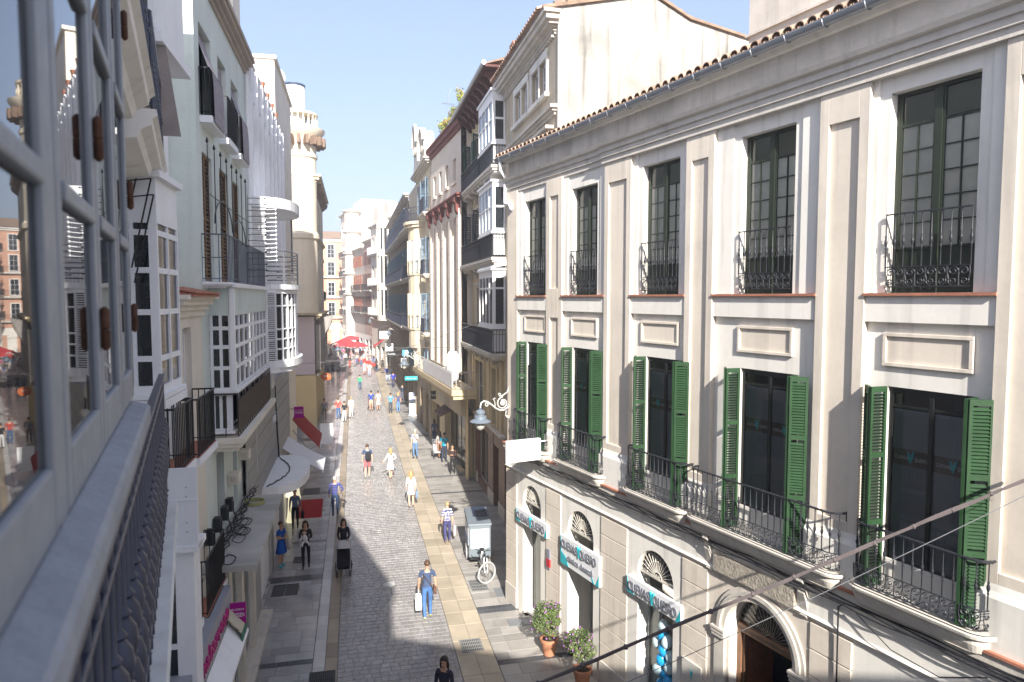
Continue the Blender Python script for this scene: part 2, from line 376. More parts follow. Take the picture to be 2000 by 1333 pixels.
tl = []
def tile_mesh(up, rv):
    q = MB(); q.rv = rv; k = 6; ang = R(21); L_ = .46
    for rr, dz in ((.105, 0),):
        ring = lambda s, r: [(r*math.cos(PI*j/k), s*math.cos(ang), (r*math.sin(PI*j/k)*(1 if up else -1)+(.0 if up else .085))*1.0+s*math.sin(ang)) for j in range(k+1)]
        a = ring(0, rr); c = ring(L_, rr*.82); a2 = ring(0, rr-.016); vs = a+c+a2; n = k+1
        q.add(vs, [(i, i+1, n+i+1, n+i) for i in range(k)]+[(i, 2*n+i, 2*n+i+1, i+1) for i in range(k)])
    return q.mesh('roof_tile', TILE, 50)
TM = [tile_mesh(True, r_) for r_ in (.1, .35, .62, .9)]; TP = [tile_mesh(False, r_) for r_ in (.15, .45, .8)]
nx = int((X1-X0)/.235)
for i in range(nx):
    x = X0-.1+i*.235
    for r_ in range(2 if i > 24 else 3):
        y = -.40+r_*.38; z = 13.875+(y+.30)*SL
        inst(rnd.choice(TM), 'roof_tile', roof, T(x, y, z+.035, 0, rnd.uniform(-.04, .04), rnd.uniform(-.03, .03)))
    inst(rnd.choice(TP), 'roof_tile', roof, T(x+.117, -.40, 13.875-.1*SL-.03))
mass = MB()
for i in range(nx):
    for r_ in range(2, 12):
        x = X0-.1+i*.235; y = -.40+r_*.38; z = 13.91+(y+.30)*SL; mass.rv = rnd.random()*.98; a = R(21); k = 4
        ring = lambda s, r: [(x+r*math.cos(PI*j/k), y+s*math.cos(a), z+r*math.sin(PI*j/k)+s*math.sin(a)) for j in range(k+1)]
        A_, B_ = ring(0, .105), ring(.46, .085); mass.add(A_+B_, [(j, j+1, k+2+j, k+1+j) for j in range(k)])
mass.build('roof_tile_mass', TILE, roof, kind='stuff')
q = MB(); k = 9
for s_ in (1, .88):
    prof = [(-.33-.085*s_*math.cos(PI*j/k), 13.84-.095*s_*math.sin(PI*j/k)) for j in range(k+1)]
    q.add([(X0-.25, *p) for p in prof]+[(X1, *p) for p in prof], [(j, j+1, k+2+j, k+1+j) for j in range(k)])
q.tube([(X0-.25, -.415, 13.845), (X1, -.415, 13.845)], .014, 6); q.poly([(X0-.25, -.33-.085*math.cos(PI*j/k), 13.84-.095*math.sin(PI*j/k)) for j in range(k+1)])
gut = q.build('gutter', ZINC, R1, smooth=50)
q = MB(); q.tube([(0, -.33-.094*math.cos(PI*j/8), 13.84-.104*math.sin(PI*j/8)) for j in range(9)]+[(0, -.1, 13.80)], .011, 5); br = q.mesh('gutter_strap', ZINC)
for i in range(26): inst(br, 'gutter_strap', gut, T(X0+.1+i*.72, 0, 0))
q = MB(); q.tube([(X0+.02, -.33, 13.78), (X0-.02, -.30, 13.5), (X0-.06, -.12, 13.3), (X0-.06, -.12, 12.6), (X0-.04, -.13, 12.5), (X0+.28, -.13, 12.44), (X0+.34, -.12, 12.3), (X0+.34, -.08, 12.28)], .055, 8); q.build('downpipe', WPAINT, R1, smooth=50)
# a roof-terrace block behind the ridge at the right
q = MB(); q.box(6.19, 17, 2.5, 6.0, 14.4, 18.2); q.box(6.13, 17, 2.44, 6.06, 15.5, 15.56); q.build('roof_room', STONE, R1)
# ---- windows of the top floor: two leaves, 2 x 5 panes each
def bar(q, x0, x1, z0, z1, y, d=.05): q.box(x0, x1, y, y+d, z0, z1)
def juliet(parent, a, c, z0, yo, scr, bal):
    n = max(4, round((c-a)/.135)); dx = (c-a)/n
    for zz, t in ((z0+1.12, .016), (z0+.36, .010), (z0+.075, .010)):
        q = MB(); q.box(a, c, yo-t, yo+t, zz-t*.7, zz+t*.7); o_ = q.build('railing' if zz > z0+1 else 'lower_rail', IRON, parent if zz > z0+1 else r_)
        if zz > z0+1: r_ = o_
    for i in range(n+1): inst(bal, 'baluster', r_, T(a+i*dx, yo, z0+.36))
    ns = max(3, round((c-a)/.27)); ds = (c-a)/ns
    for i in range(ns): inst(scr, 'scroll', r_, T(a+(i+.5)*ds, yo, z0+.075, s=1)@Matrix.Diagonal((ds/.27, 1, 1, 1)))
def spiral(cx, cz, r0, r1, a0, turns, n=16):
    return [(cx+(r0+(r1-r0)*i/n)*math.cos(a0+turns*2*PI*i/n), 0, cz+(r0+(r1-r0)*i/n)*math.sin(a0+turns*2*PI*i/n)) for i in range(n+1)]
q = MB()
for s in (-1, 1):
    up = spiral(s*.062, .205, .062, .016, (PI if s > 0 else 0), -1.35*s)
    path = [(s*.005, 0, .0), (s*.001, 0, .09), (0, 0, .18)]+up; q.tube(path, .0085, 4)
    q.tube([(s*.128, 0, .285), (s*.132, 0, .17), (s*.118, 0, .10)]+spiral(s*.072, .075, .05, .013, (0 if s > 0 else PI), -1.4*s), .0075, 4)
    q.tube([(0, 0, .012), (s*.07, 0, .004), (s*.128, 0, .05)], .007, 4)
SCROLL = q.mesh('scroll', IRON)
BALP = [(.010, 0), (.010, .25), (.017, .27), (.011, .29), (.011, .30), (.024, .345), (.024, .38), (.012, .42), (.018, .445), (.009, .47), (.009, .76)]
BAL = MB().lathe(BALP, 6).mesh('baluster', IRON, 60)
def pane_mesh(wd, ht, mat=GLASS): return MB().poly([(0, 0, 0), (wd, 0, 0), (wd, 0, ht), (0, 0, ht)]).mesh('pane', mat)
for i, (a, c, h) in enumerate(UP[:5]):
    q = MB(); y = .14; fr = .055; m = (a+c)/2; z0 = 9.67
    bar(q, a, a+fr, z0, h, y); bar(q, c-fr, c, z0, h, y); bar(q, a+fr, c-fr, h-fr, h, y); bar(q, m-.05, m+.05, z0, h-fr, y-.015, .065)
    leaves = [(a+fr, m-.05), (m+.05, c-fr)]; pz0, pz1 = z0+.66, h-.50
    for la, lc in leaves:
        bar(q, la, lc, z0, pz0-.03, y+.02, .02); bar(q, la, lc, pz0-.03, pz0, y); bar(q, la, la+.03, pz0, h-fr, y+.005, .045); bar(q, lc-.03, lc, pz0, h-fr, y+.005, .045)
        bar(q, la+.03, lc-.03, pz1, pz1+.04, y+.005, .045)
        for r_ in range(1, 5): bar(q, la+.03, lc-.03, pz0+(pz1-pz0)*r_/5-.009, pz0+(pz1-pz0)*r_/5+.009, y+.01, .03)
        bar(q, (la+lc)/2-.009, (la+lc)/2+.009, pz0, pz1, y+.012, .03)
    wn = q.build('window', DGREEN, R1, bevel=.004)
    for la, lc in leaves:
        pw = (lc-la-.06)/2; ph = (pz1-pz0)/5; pm = pane_mesh(pw, ph)
        for cx in range(2):
            for r_ in range(5): inst(pm, 'pane', wn, T(la+.03+cx*pw, y+.025, pz0+r_*ph))
        inst(pane_mesh(lc-la-.06, h-fr-pz1-.04, GLASS), 'transom_pane', wn, T(la+.03, y+.03, pz1+.04))
        q = MB(); q.box(la+.03, lc-.03, y+.036, y+.04, pz1+.05, h-.07); q.build('transom_blind', M('olive_blind', (.16, .16, .11), .8), wn)
        n = 14; q = MB(); pts = [(la+(lc-la)*k/n, y+.042+.010*math.sin(k*2.1+i)*(1 if i == 2 else .2)) for k in range(n+1)]
        q.add([(px, py, pz0-.1) for px, py in pts]+[(px, py, pz1+.05) for px, py in pts], [(k, k+1, n+2+k, n+1+k) for k in range(n)])
        q.build('curtain', CURT, wn, smooth=60)
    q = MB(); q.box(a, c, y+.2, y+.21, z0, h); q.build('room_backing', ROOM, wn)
    juliet(R1, a+.02, c-.02, 9.68, -.04, SCROLL, BAL)
# ---- first-floor windows with folding louvred shutters
LEAFW, LEAFH = .285, 2.98
def leaf_meshes():
    q = MB(); t = .02; s = .042
    q.box(0, s, -t, t, 0, LEAFH); q.box(LEAFW-s, LEAFW, -t, t, 0, LEAFH)
    for z0, z1 in ((0, .12), (.92, 1.0), (1.93, 2.01), (LEAFH-.08, LEAFH)): q.box(s, LEAFW-s, -t, t, z0, z1)
    f = q.mesh('shutter', GREEN); q = MB(); z = .145
    while z < LEAFH-.1:
        if not (.89 < z < 1.02 or 1.9 < z < 2.03): q.add([(s, -.02, z-.017), (LEAFW-s, -.02, z-.017), (LEAFW-s, .02, z+.017), (s, .02, z+.017), (s, -.02, z-.010), (LEAFW-s, -.02, z-.010), (LEAFW-s, .02, z+.024), (s, .02, z+.024)], [(0, 3, 2, 1), (4, 5, 6, 7), (0, 1, 5, 4), (2, 3, 7, 6)])
        z += .0475
    return f, q.mesh('louvres', GREEN)
LEAF, SLATS = leaf_meshes()
FILM = M('frosted_film', (.16, .18, .21), .5, .05, 3); BANDM = M('brown_band', (.07, .05, .04), .5); TEAL = M('teal_print', (.03, .42, .48), .5, .03); SILV = M('grey_print', (.50, .55, .6), .5, .03)
for i, (a, c) in enumerate(LO[:5]):
    z0, h, y = 5.28, 8.3, .045; m = (a+c)/2; q = MB(); fr = .06
    bar(q, a, a+fr, z0, h, y, .06); bar(q, c-fr, c, z0, h, y, .06); bar(q, a+fr, c-fr, h-.10, h, y, .06); bar(q, m-.03, m+.03, z0, h-.1, y-.01, .06)
    bar(q, a+fr, c-fr, 8.0, 8.05, y, .06); bar(q, a+fr, m-.03, z0+.36, z0+.46, y, .05); bar(q, m+.03, c-fr, z0+.36, z0+.46, y, .05)
    wn = q.build('window', BLACK, R1, bevel=.004)
    q = MB(); q.box(a+fr, c-fr, y+.0, y+.03, z0, z0+.34); q.build('threshold_panel', WPAINT, wn)
    for la, lc in ((a+fr, m-.03), (m+.03, c-fr)):
        inst(pane_mesh(lc-la, 2.22), 'pane', wn, T(la, y+.02, z0+.46)); inst(pane_mesh(lc-la, .14), 'pane', wn, T(la, y+.02, 8.06))
        for nm, za, zb, mt in (('film', z0+.46, 7.16, FILM), ('film', 7.40, 7.98, FILM)):
            q = MB(); q.box(la, lc, y+.035, y+.04, za, zb); q.build(nm, mt, wn)
        q = MB(); q.box(la, lc, y+.035, y+.042, 7.162, 7.398); q.build('logo_band', BANDM, wn)
        lx = (la+lc)/2; ww = lc-la
        text('CUEVAS', .075, SILV, wn, T(lx-ww*.24, y+.033, 7.27, FACE), ext=.001, width=ww*.38); text('QUEIPO', .075, SILV, wn, T(lx+ww*.29, y+.033, 7.27, FACE), ext=.001, width=ww*.34)
        q = MB(); q.prism([(lx-.05, 7.38), (lx-.018, 7.36), (lx, 7.30), (lx+.02, 7.36), (lx+.055, 7.40), (lx+.045, 7.30), (lx+.005, 7.19), (lx-.035, 7.28)], y+.030, y+.033); q.build('logo_leaf', TEAL, wn)
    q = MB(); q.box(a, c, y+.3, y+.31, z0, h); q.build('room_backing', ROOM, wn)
    for side in (-1, 1):
        ex = a-.0 if side < 0 else c; wob = rnd.uniform(-.07, .07)
        ax, ay = ex+side*.05+wob*.4, -.30+rnd.uniform(-.01, .04)          # apex of the fold
        for k, ((xa, ya), (xb, yb)) in enumerate((((ex-side*.0, -.03), (ax, ay)), ((ax+side*.035, ay-.005), (ex+side*.29+wob, -.10)))):
            ang = math.atan2(yb-ya, xb-xa); lf = inst(LEAF, 'shutter', R1, T(xa, ya, 5.32, rz=ang)); inst(SLATS, 'louvres', lf)['kind'] = 'stuff'
        q = MB(); q.tube([(ex+side*.3, -.01, 6.2), (ex+side*.33, -.10, 6.2), (ex+side*.30, -.13, 6.24)], .009, 5); q.build('shutter_hook', IRON, R1)
# ---- balconies
BALC = [(-.32, 1.70), (2.30, 4.46), (5.43, 7.50), (7.60, 11.02), (11.24, 13.20), (14.2, 16.4)]
def upath(a, c, d, r, n=6):
    p = [(a, 0), (a, -d+r)]
    p += [(a+r-r*math.cos(PI/2*i/n), -d+r-r*math.sin(PI/2*i/n)) for i in range(1, n+1)]
    p += [(c-r+r*math.sin(PI/2*i/n), -d+r-r*math.cos(PI/2*i/n)) for i in range(0, n+1)]
    return p+[(c, 0)]
def along(path, step, off=0):
    P = [Vector(p) for p in path]; tot = sum((b_-a_).length for a_, b_ in zip(P, P[1:])); n = max(2, round((tot-2*off)/step)); out = []
    for i in range(n+1):
        s = off+(tot-2*off)*i/n
        for a_, b_ in zip(P, P[1:]):
            l = (b_-a_).length
            if s <= l+1e-6: d = (b_-a_)/max(l, 1e-9); out.append((*(a_+d*s), math.atan2(d.y, d.x))); break
            s -= l
    return out
def balcony(parent, a, c, d, z, scr, bal, slabm, iron, r=.2, th=.28, h=.94, name='balcony', step=.135):
    b = MB(); prof = [(-.10, -th), (-.05, -th), (-.02, -th+.07), (.0, -th+.12), (.0, -.10), (.03, -.085), (.065, -.06), (.075, -.02), (.06, 0)]
    pt = upath(a, c, d, r)
    b.sweep([(o, z+zz) for o, zz in prof][::-1], pt[::-1] if False else pt, caps=False)
    top = [(x, y, z-.012) for x, y in upath(a, c, d, r)]; b.poly(top); b.poly([(x, y, z-th) for x, y in upath(a+.04, c-.04, d-.04, r)][::-1])
    bo = b.build(name, slabm, parent)
    rp = upath(a+.03, c-.03, d-.03, r*.9)
    q = MB(); q.tube([(x, y, z+h) for x, y in rp], .02, 6); q.build('handrail', iron, bo, smooth=50)
    q = MB(); q.tube([(x, y, z+.30) for x, y in rp], .011, 4); q.build('lower_rail', iron, bo); q = MB(); q.tube([(x, y, z+.04) for x, y in rp], .011, 4); q.build('lower_rail', iron, bo)
    for x, y, an in along(rp, step, .06): inst(bal, 'baluster', bo, T(x, y, z+.30)@Matrix.Diagonal((1, 1, (h-.30)/.76, 1)))
    al = along(rp, .27, .14)
    for x, y, an in al: inst(scr, 'scroll', bo, T(x, y, z+.035, rz=an)@Matrix.Diagonal((.97, 1, .92, 1)))
    return bo
for a, c in BALC[:5]: balcony(R1, a, c, .33, 5.30, SCROLL, BAL, STONE, IRON)
# consoles and carved panel over the street door
for x in (8.06, 10.3):
    q = MB(); q.prism([(0, 5.0), (-.26, 5.0), (-.27, 4.92), (-.20, 4.86), (-.22, 4.72), (-.16, 4.55), (-.12, 4.40), (-.16, 4.32), (-.10, 4.24), (0, 4.2)], x-.07, x+.07, 'x'); q.build('console', STONE, R1, bevel=.01)
q = MB(); q.box(8.24, 10.14, -.19, 0, 4.36, 4.70); q.build('carved_panel', M('carved_relief', (.40, .36, .30), .9, .3, 9, 1.0, 22), R1)
q = MB(); mx, sp = 9.3, 3.28
for r0, r1, yy in ((.80, .90, -.13), (.90, .98, -.17), (.98, 1.06, -.14)):
    N = 20; arc = lambda r: [(mx+r*math.cos(PI-PI*i/N), sp+r*math.sin(PI-PI*i/N)) for i in range(N+1)]
    A_, B_ = arc(r0), arc(r1); vs = [(x, yy, z) for x, z in A_]+[(x, yy, z) for x, z in B_]+[(x, 0, z) for x, z in B_]+[(x, 0, z) for x, z in A_]; n = N+1
    q.add(vs, [(i, i+1, n+i+1, n+i) for i in range(N)]+[(n+i, n+i+1, 2*n+i+1, 2*n+i) for i in range(N)]+[(3*n+i, 3*n+i+1, i+1, i) for i in range(N)])
for s in (-1, 1):
    x0, x1 = sorted((mx+s*.80, mx+s*1.06)); q.box(x0, x1, -.14, 0, 0, sp)
    for k in range(3): q.box(x0-.03-.01*k, x1+.03+.01*k, -.18-.012*k, 0, sp-.20+k*.07, sp-.155+k*.07)
q.build('archivolt', STONE, R1)
# fanlights with radiating bars
def fanlight(dx0, dx1, top, ah, y, mat, zs=None, n=15):
    mx, rx = (dx0+dx1)/2, (dx1-dx0)/2; sp = top-ah; q = MB(); N = 16
    arc = [(mx-rx*.99*math.cos(PI*i/N), y, sp+ah*.99*math.sin(PI*i/N)) for i in range(N+1)]
    q.tube(arc, .018, 5); q.box(dx0, dx1, y-.02, y+.02, sp-.03, sp+.01); q.tube([(mx-.14*math.cos(PI*i/8), y, sp+.14*math.sin(PI*i/8)) for i in range(9)], .013, 5)
    for s in (-1, 1): q.tube([(mx+s*.05+p[0], y, sp+.05+p[2]) for p in spiral(0, 0, .045, .01, 0, 1.3*s)], .008, 4)
    fl = q.build('fanlight', mat, R1)
    for i in range(n):
        a = PI*(i+.5)/n; L_ = rx-.15; q = MB(); d = (math.cos(a), math.sin(a)*ah/rx)
        path = [(mx+d[0]*(.14+L_*t), y, sp+d[1]*(.14+L_*t)) for t in (0, .45, .5, .55, 1)]; q.tube(path, [.008, .009, .022, .009, .008], 5); q.build('bar', mat, fl)
    q = MB(); q.poly([(dx0, y+.05, sp)]+[(dx1 if False else mx-rx*math.cos(PI*i/N), y+.05, sp+ah*math.sin(PI*i/N)) for i in range(N+1)]+[(dx1, y+.05, sp)]); q.build('pane', GLASSD, fl)
FANW = M('fanlight_iron', (.55, .52, .46), .6, .2, 6); FAND = M('fanlight_brown', (.20, .16, .12), .6, .2, 6)
for i, (dx0, dx1, top, ah) in enumerate(DOORS[:5]): fanlight(dx0, dx1, top, ah, -.02 if i != 3 else .22, FANW if i < 3 else FAND, n=15 if i != 3 else 19)
# shop windows and doors under the fanlights
for i, (dx0, dx1) in enumerate([(.08, 1.18), (2.68, 3.92), (5.74, 6.98)]):
    q = MB(); y = .20 if i != 1 else .6
    bar(q, dx0, dx0+.05, .05, 3.5, y, .05); bar(q, dx1-.05, dx1, .05, 3.5, y, .05); bar(q, dx0+.05, dx1-.05, 2.95, 3.02, y, .05); bar(q, dx0+.05, dx1-.05, .05, .15, y, .05)
    if i == 1: bar(q, (dx0+dx1)/2-.12, (dx0+dx1)/2-.04, .15, 2.95, y, .05)
    w_ = q.build('shop_window', M('aluminium', (.55, .56, .57), .35, .05, 3, metal=.7), R1)
    inst(pane_mesh(dx1-dx0-.1, 2.8), 'pane', w_, T(dx0+.05, y+.02, .15))
    q = MB(); q.box(dx0+.05, dx0+.05+(.38 if i != 1 else .3), y+.10, y+.13, .1, 3.0); q.build('display_screen', M('pale_screen', (.62, .66, .64), .7), w_)
    q = MB(); q.box(dx0, dx1, y+1.4, y+1.45, 0, 3.5); q.box(dx0-.6, dx1+.6, y+.4, y+1.4, -.02, 0); q.build('shop_interior', M('shop_grey', (.10, .10, .10), .8), w_)
q = MB()
for k in range(3): q.box(8.62+k*.0, 8.66, .24, .62, .05, 3.22)
q.box(8.5, 10.1, .20, .32, 3.20, 3.36); q.box(8.5, 8.6, .2, .34, .05, 3.2); q.box(10.0, 10.1, .2, .34, .05, 3.2); dd = q.build('street_door', M('door_frame_wood', (.22, .12, .07), .55, .25, 5), R1)
q = MB(); q.box(8.61, 8.67, .34, 1.0, .05, 3.18)
for k in range(4): q.box(8.67, 8.69, .42, .92, .2+k*.74, .78+k*.74)
q.build('door_leaf', WOOD, dd); q = MB(); q.box(8.4, 10.2, 1.3, 1.32, 0, 3.3); q.build('hall_dark', ROOM, dd)
q = MB(); q.box(11.7, 12.94, .3, .33, .9, 3.42); q.build('shop_window', GLASSD, R1)
q = MB(); q.box(1.62, 1.80, -.16, -.13, 2.0, 2.55); q.build('plaque', M('plaque_grey', (.25, .25, .3), .5), R1); q = MB(); q.box(1.615, 1.805, -.166, -.128, 2.05, 2.28); q.build('plaque_red', M('plaque_red_paint', (.45, .03, .04), .5), R1)
q = MB(); q.box(7.36, 7.92, -.17, -.13, 1.55, 2.2); pl = q.build('glass_plaque', M('frosted_plaque', (.62, .60, .55), .3), R1); q = MB(); q.prism([(7.60, 2.05), (7.64, 1.99), (7.69, 2.06), (7.65, 1.82)], -.176, -.171); q.build('plaque_leaf', TEAL, pl)
# hanging rope of cables along the wall below the balconies
q = MB(); N = 80
for j in range(4):
    q.tube([(X0+.1+(X1-X0)*i/N, -.20-.012*j+.01*math.sin(i*1.3+j), 4.93-.03*j+.02*math.sin(i*.9+j*2)-.012*abs(math.sin(i*.35))) for i in range(N+1)], .012, 5)
q.tube([(11.1, -.20, 4.86), (10.98, -.17, 4.75), (10.98, -.16, 3.2), (11.0, -.16, 1.0)], .014, 5); q.tube([(11.3, -.2, 4.8), (11.9, -.22, 4.5), (12.6, -.22, 4.45), (13.2, -.22, 4.75)], .008, 5)
tag(q.build('cable_bundle', M('black_cable', (.02, .02, .025), .55), mw=R1.matrix_basis), 'bundle of thin black cables clipped along the wall under the right balconies', 'cable')

# ================================================================ helpers for street fronts (x along, y into the house, z up)
def front(name, label, w, v, deg=13, left=False, group=None):
    x, y = W(w, v); a = R(deg)
    rz = math.atan2(math.cos(a), -math.sin(a)) if left else math.atan2(-math.cos(a), math.sin(a))
    return thing(name, label, 'building', (x, y, 0), rz, group)
def win(p, x0, x1, z0, z1, y=.12, fm=WPAINT, cols=2, rows=3, f=.05, pane=GLASSD, name='window', fan=0):
    q = MB(); q.box(x0, x0+f, y, y+.05, z0, z1); q.box(x1-f, x1, y, y+.05, z0, z1); q.box(x0+f, x1-f, y, y+.05, z0, z0+f); q.box(x0+f, x1-f, y, y+.05, z1-f, z1)
    for i in range(1, cols): xx = x0+(x1-x0)*i/cols; q.box(xx-f*.4, xx+f*.4, y+.004, y+.046, z0+f, z1-f)
    for j in range(1, rows): zz = z0+(z1-z0)*j/rows; q.box(x0+f, x1-f, y+.008, y+.042, zz-f*.3, zz+f*.3)
    w_ = q.build(name, fm, p)
    cw, rh = (x1-x0)/cols, (z1-z0)/rows
    if cols*rows <= 8:
        pm = pane_mesh(cw-.01, rh-.01, pane)
        for i in range(cols):
            for j in range(rows): inst(pm, 'pane', w_, T(x0+i*cw+.005, y+.025, z0+j*rh+.005))
    else: inst(pane_mesh(x1-x0, z1-z0, pane), 'pane', w_, T(x0, y+.025, z0))
    return w_
def surround(p, x0, x1, z0, z1, m, t=.14, d=.05, sill=True, hood=False):
    q = MB(); q.box(x0-t, x0, -d, .01, z0, z1+t); q.box(x1, x1+t, -d, .01, z0, z1+t); q.box(x0, x1, -d, .01, z1, z1+t)
    if sill: q.box(x0-t-.05, x1+t+.05, -d-.08, .01, z0-.10, z0)
    if hood: q.box(x0-t-.08, x1+t+.08, -d-.12, .01, z1+t, z1+t+.10)
    q.build('surround', m, p)
def shut(p, x, z0, z1, wd, m, side=-1, ang=.25):
    """a louvred leaf standing open beside its window"""
    q = MB(); f = .05; q.box(0, f, -.02, .02, 0, z1-z0); q.box(wd-f, wd, -.02, .02, 0, z1-z0)
    for a in (0, (z1-z0)/2-.03, z1-z0-.06): q.box(f, wd-f, -.02, .02, a, a+.06)
    n = int((z1-z0)/.09)
    for i in range(n):
        zz = .06+i*(z1-z0-.1)/n; q.add([(f, -.018, zz), (wd-f, -.018, zz), (wd-f, .012, zz+.05), (f, .012, zz+.05)], [(0, 1, 2, 3)])
    return q.build('shutter', m, p, mw=T(x, -.04, z0, rz=(PI+ang if side < 0 else -ang)))
def railing(p, path, z, h, m, step=.14, t=.012, k=4, mid=None, name='railing', ball=False):
    q = MB(); q.tube([(x, y, z+h) for x, y in path], t*1.7, 5); q.tube([(x, y, z+.07) for x, y in path], t, 4)
    if mid: q.tube([(x, y, z+mid) for x, y in path], t, 4)
    for x, y, an in along(path, step): q.tube([(x, y, z), (x, y, z+h)], t, k, caps=False)
    if ball:
        for x, y, an in along(path, step*2): q.ball((x, y, z+h*.5), t*2.4, 5, 4)
    return q.build(name, m, p)
def slabo(p, x0, x1, d, z, th, m, r=.0, name='balcony_slab', mould=True):
    q = MB(); q.box(x0, x1, -d, .02, z-th*.4, z)
    if mould: q.box(x0+.05, x1-.05, -d+.06, .02, z-th*.7, z-th*.4); q.box(x0+.12, x1-.12, -d+.14, .02, z-th, z-th*.7)
    return q.build(name, m, p)
def bay(p, x0, x1, d, z0, z1, m, cols, splits, sidecols=1, pane=GLASSD, f=.07, name='glazed_bay', base=.5, top=.35):
    """boxed glazed balcony: solid base, glazed band(s) split at the given heights, solid top with cornice"""
    q = MB(); q.box(x0, x1, -d, 0, z0, z0+base); q.box(x0, x1, -d, 0, z1-top, z1)
    q.box(x0-.08, x1+.08, -d-.08, 0, z1, z1+.09); q.box(x0-.05, x1+.05, -d-.05, 0, z0-.07, z0)
    g0, g1 = z0+base, z1-top; zs = [g0]+splits+[g1]
    for i in range(cols+1):
        xx = x0+(x1-x0-f)*i/cols; q.box(xx, xx+f, -d, -d+.06, g0, g1)
    for sx in (x0, x1-.06):
        for i in range(sidecols+1):
            yy = -d+.061+(d-f-.07)*i/sidecols; q.box(sx, sx+.06, yy, yy+f, g0, g1)
    for zz in splits:
        q.box(x0+f, x1-f, -d+.004, -d+.05, zz-.04, zz+.04); q.box(x0+.004, x0+.05, -d+.07, 0, zz-.04, zz+.04); q.box(x1-.05, x1-.004, -d+.07, 0, zz-.04, zz+.04)
    b_ = q.build(name, m, p)
    for i in range(cols):
        for a, c in zip(zs, zs[1:]): inst(pane_mesh((x1-x0)/cols-.02, c-a-.02, pane), 'pane', b_, T(x0+(x1-x0)/cols*i+.01, -d+.03, a+.01))
    for sx in (x0+.03, x1-.03): inst(MB().poly([(0, -d+.05, g0), (0, 0, g0), (0, 0, g1), (0, -d+.05, g1)]).mesh('pane', pane), 'pane', b_, T(sx, 0, 0))
    q = MB(); q.box(x0+.1, x1-.1, -.06, -.03, g0, g1); q.build('inner_blind', M('grey_blind', (.30, .30, .31), .8, .1, 6), b_)
    return b_
def cornice(p, x0, x1, z, steps, m, name='cornice', ret=True):
    q = MB(); zz = z
    for o, h in steps: q.box(x0-(o if ret else 0), x1+(o if ret else 0), -o, .01, zz, zz+h-.001); zz += h
    return q.build(name, m, p)
def gshop(p, x0, x1, z1, fm, y=.25, cols=3, z0=.3):
    w_ = win(p, x0, x1, z0, z1, y, fm, cols, 1, .07, GLASS, 'shop_window')
    q = MB(); q.box(x0, x1, y+1.2, y+1.25, 0, z1); q.build('shop_interior', M('shop_warm', (.20, .17, .13), .8, .3, 3), w_); return w_

# ---------------------------------------------------------------- tall house with the bare gable, just beyond the cream house
TAN = M('tan_plaster', (.56, .48, .36), .92, .12, 1.2, .35, 22, streak=.25, dirt=.2)
OCH = M('ochre_plaster', (.60, .49, .31), .92, .10, 1.1, .3, 25, streak=.2, dirt=.12)
BARE = M('bare_gable_render', (.37, .355, .325), .95, .14, .8, .35, 14, streak=.55, dirt=.25)
h = front('gabled_house', 'tall tan house with blank white gable rising behind the tiled eaves', 6.2, 28.2)
wins = [(1.95, 2.85), (3.0, 3.9), (4.5, 5.35), (5.5, 6.35)]
q = MB(); q.wall(0, 7.4, 0, 18.0, 0, [(a, c, 16.25, 17.35, .18) for a, c in wins]); q.build('wall', TAN, h)
for a, c in wins: win(h, a, c, 16.25, 17.35, .12, WPAINT, 1, 2)
for a, c in ((1.75, 4.1), (4.35, 6.55)):
    q = MB(); q.box(a, a+.2, -.05, 0, 16.2, 17.5); q.box(c-.2, c, -.05, 0, 16.2, 17.5); q.box(a, c, -.06, 0, 17.36, 17.62); q.box((a+c)/2-.07, (a+c)/2+.07, -.04, 0, 16.25, 17.36); q.box(a-.08, c+.08, -.14, 0, 16.08, 16.22); q.build('surround', WHITE, h)
cornice(h, 0, 7.35, 17.75, [(.05, .08), (.10, .08), (.16, .06), (.3, .10), (.42, .16), (.5, .1)], STONE)
for i in range(34):
    q = MB(); q.box(.1+i*.215, .2+i*.215, -.12, 0, 17.68, 17.75); q.build('dentil', STONE, h)
cornice(h, 0, 7.35, 15.3, [(.06, .1), (.14, .08), (.22, .1)], STONE, 'string_course')
cornice(h, 3.2, 6.9, 14.75, [(.06, .1), (.14, .08), (.26, .1)], STONE, 'window_hood')
q = MB(); q.prism([(0, 0), (9, 0), (9, 17.5), (6.4, 18.1), (4.4, 18.45), (3.1, 19.1), (0, 18.5)], 7.36, 7.6, 'x'); q.build('gable_wall', BARE, h)
q = MB(); q.prism([(.2, 0), (9, 0), (9, 17.3), (6.4, 17.9), (4.4, 18.3), (3.1, 19.0), (.2, 18.3)], 0.02, 7.36, 'x'); q.build('house_body', BARE, h)
rf = MB(); rf.prism([(-.5, 18.36), (3.1, 19.12), (4.4, 18.47), (9, 17.52), (9, 17.6), (4.4, 18.55), (3.1, 19.2), (-.5, 18.46)], -.1, 7.7, 'x'); rf = rf.build('roof', TILE, h)
for i in range(30): inst(rnd.choice(TM), 'roof_tile', rf, T(.05+i*.25, -.62, 18.43))
for i in range(26):
    y = i*.35; z = 18.60+y*.2 if y < 3.1 else (19.2-(y-3.1)*.5 if y < 4.4 else 18.55-(y-4.4)*.2)
    q = MB(); q.tube([(7.5, y-.1, z), (7.5, y+.32, z+(.09 if y < 3.3 else -.08))], .085, 6); q.rv = .5; q.build('verge_tile', TILE, rf, smooth=50)
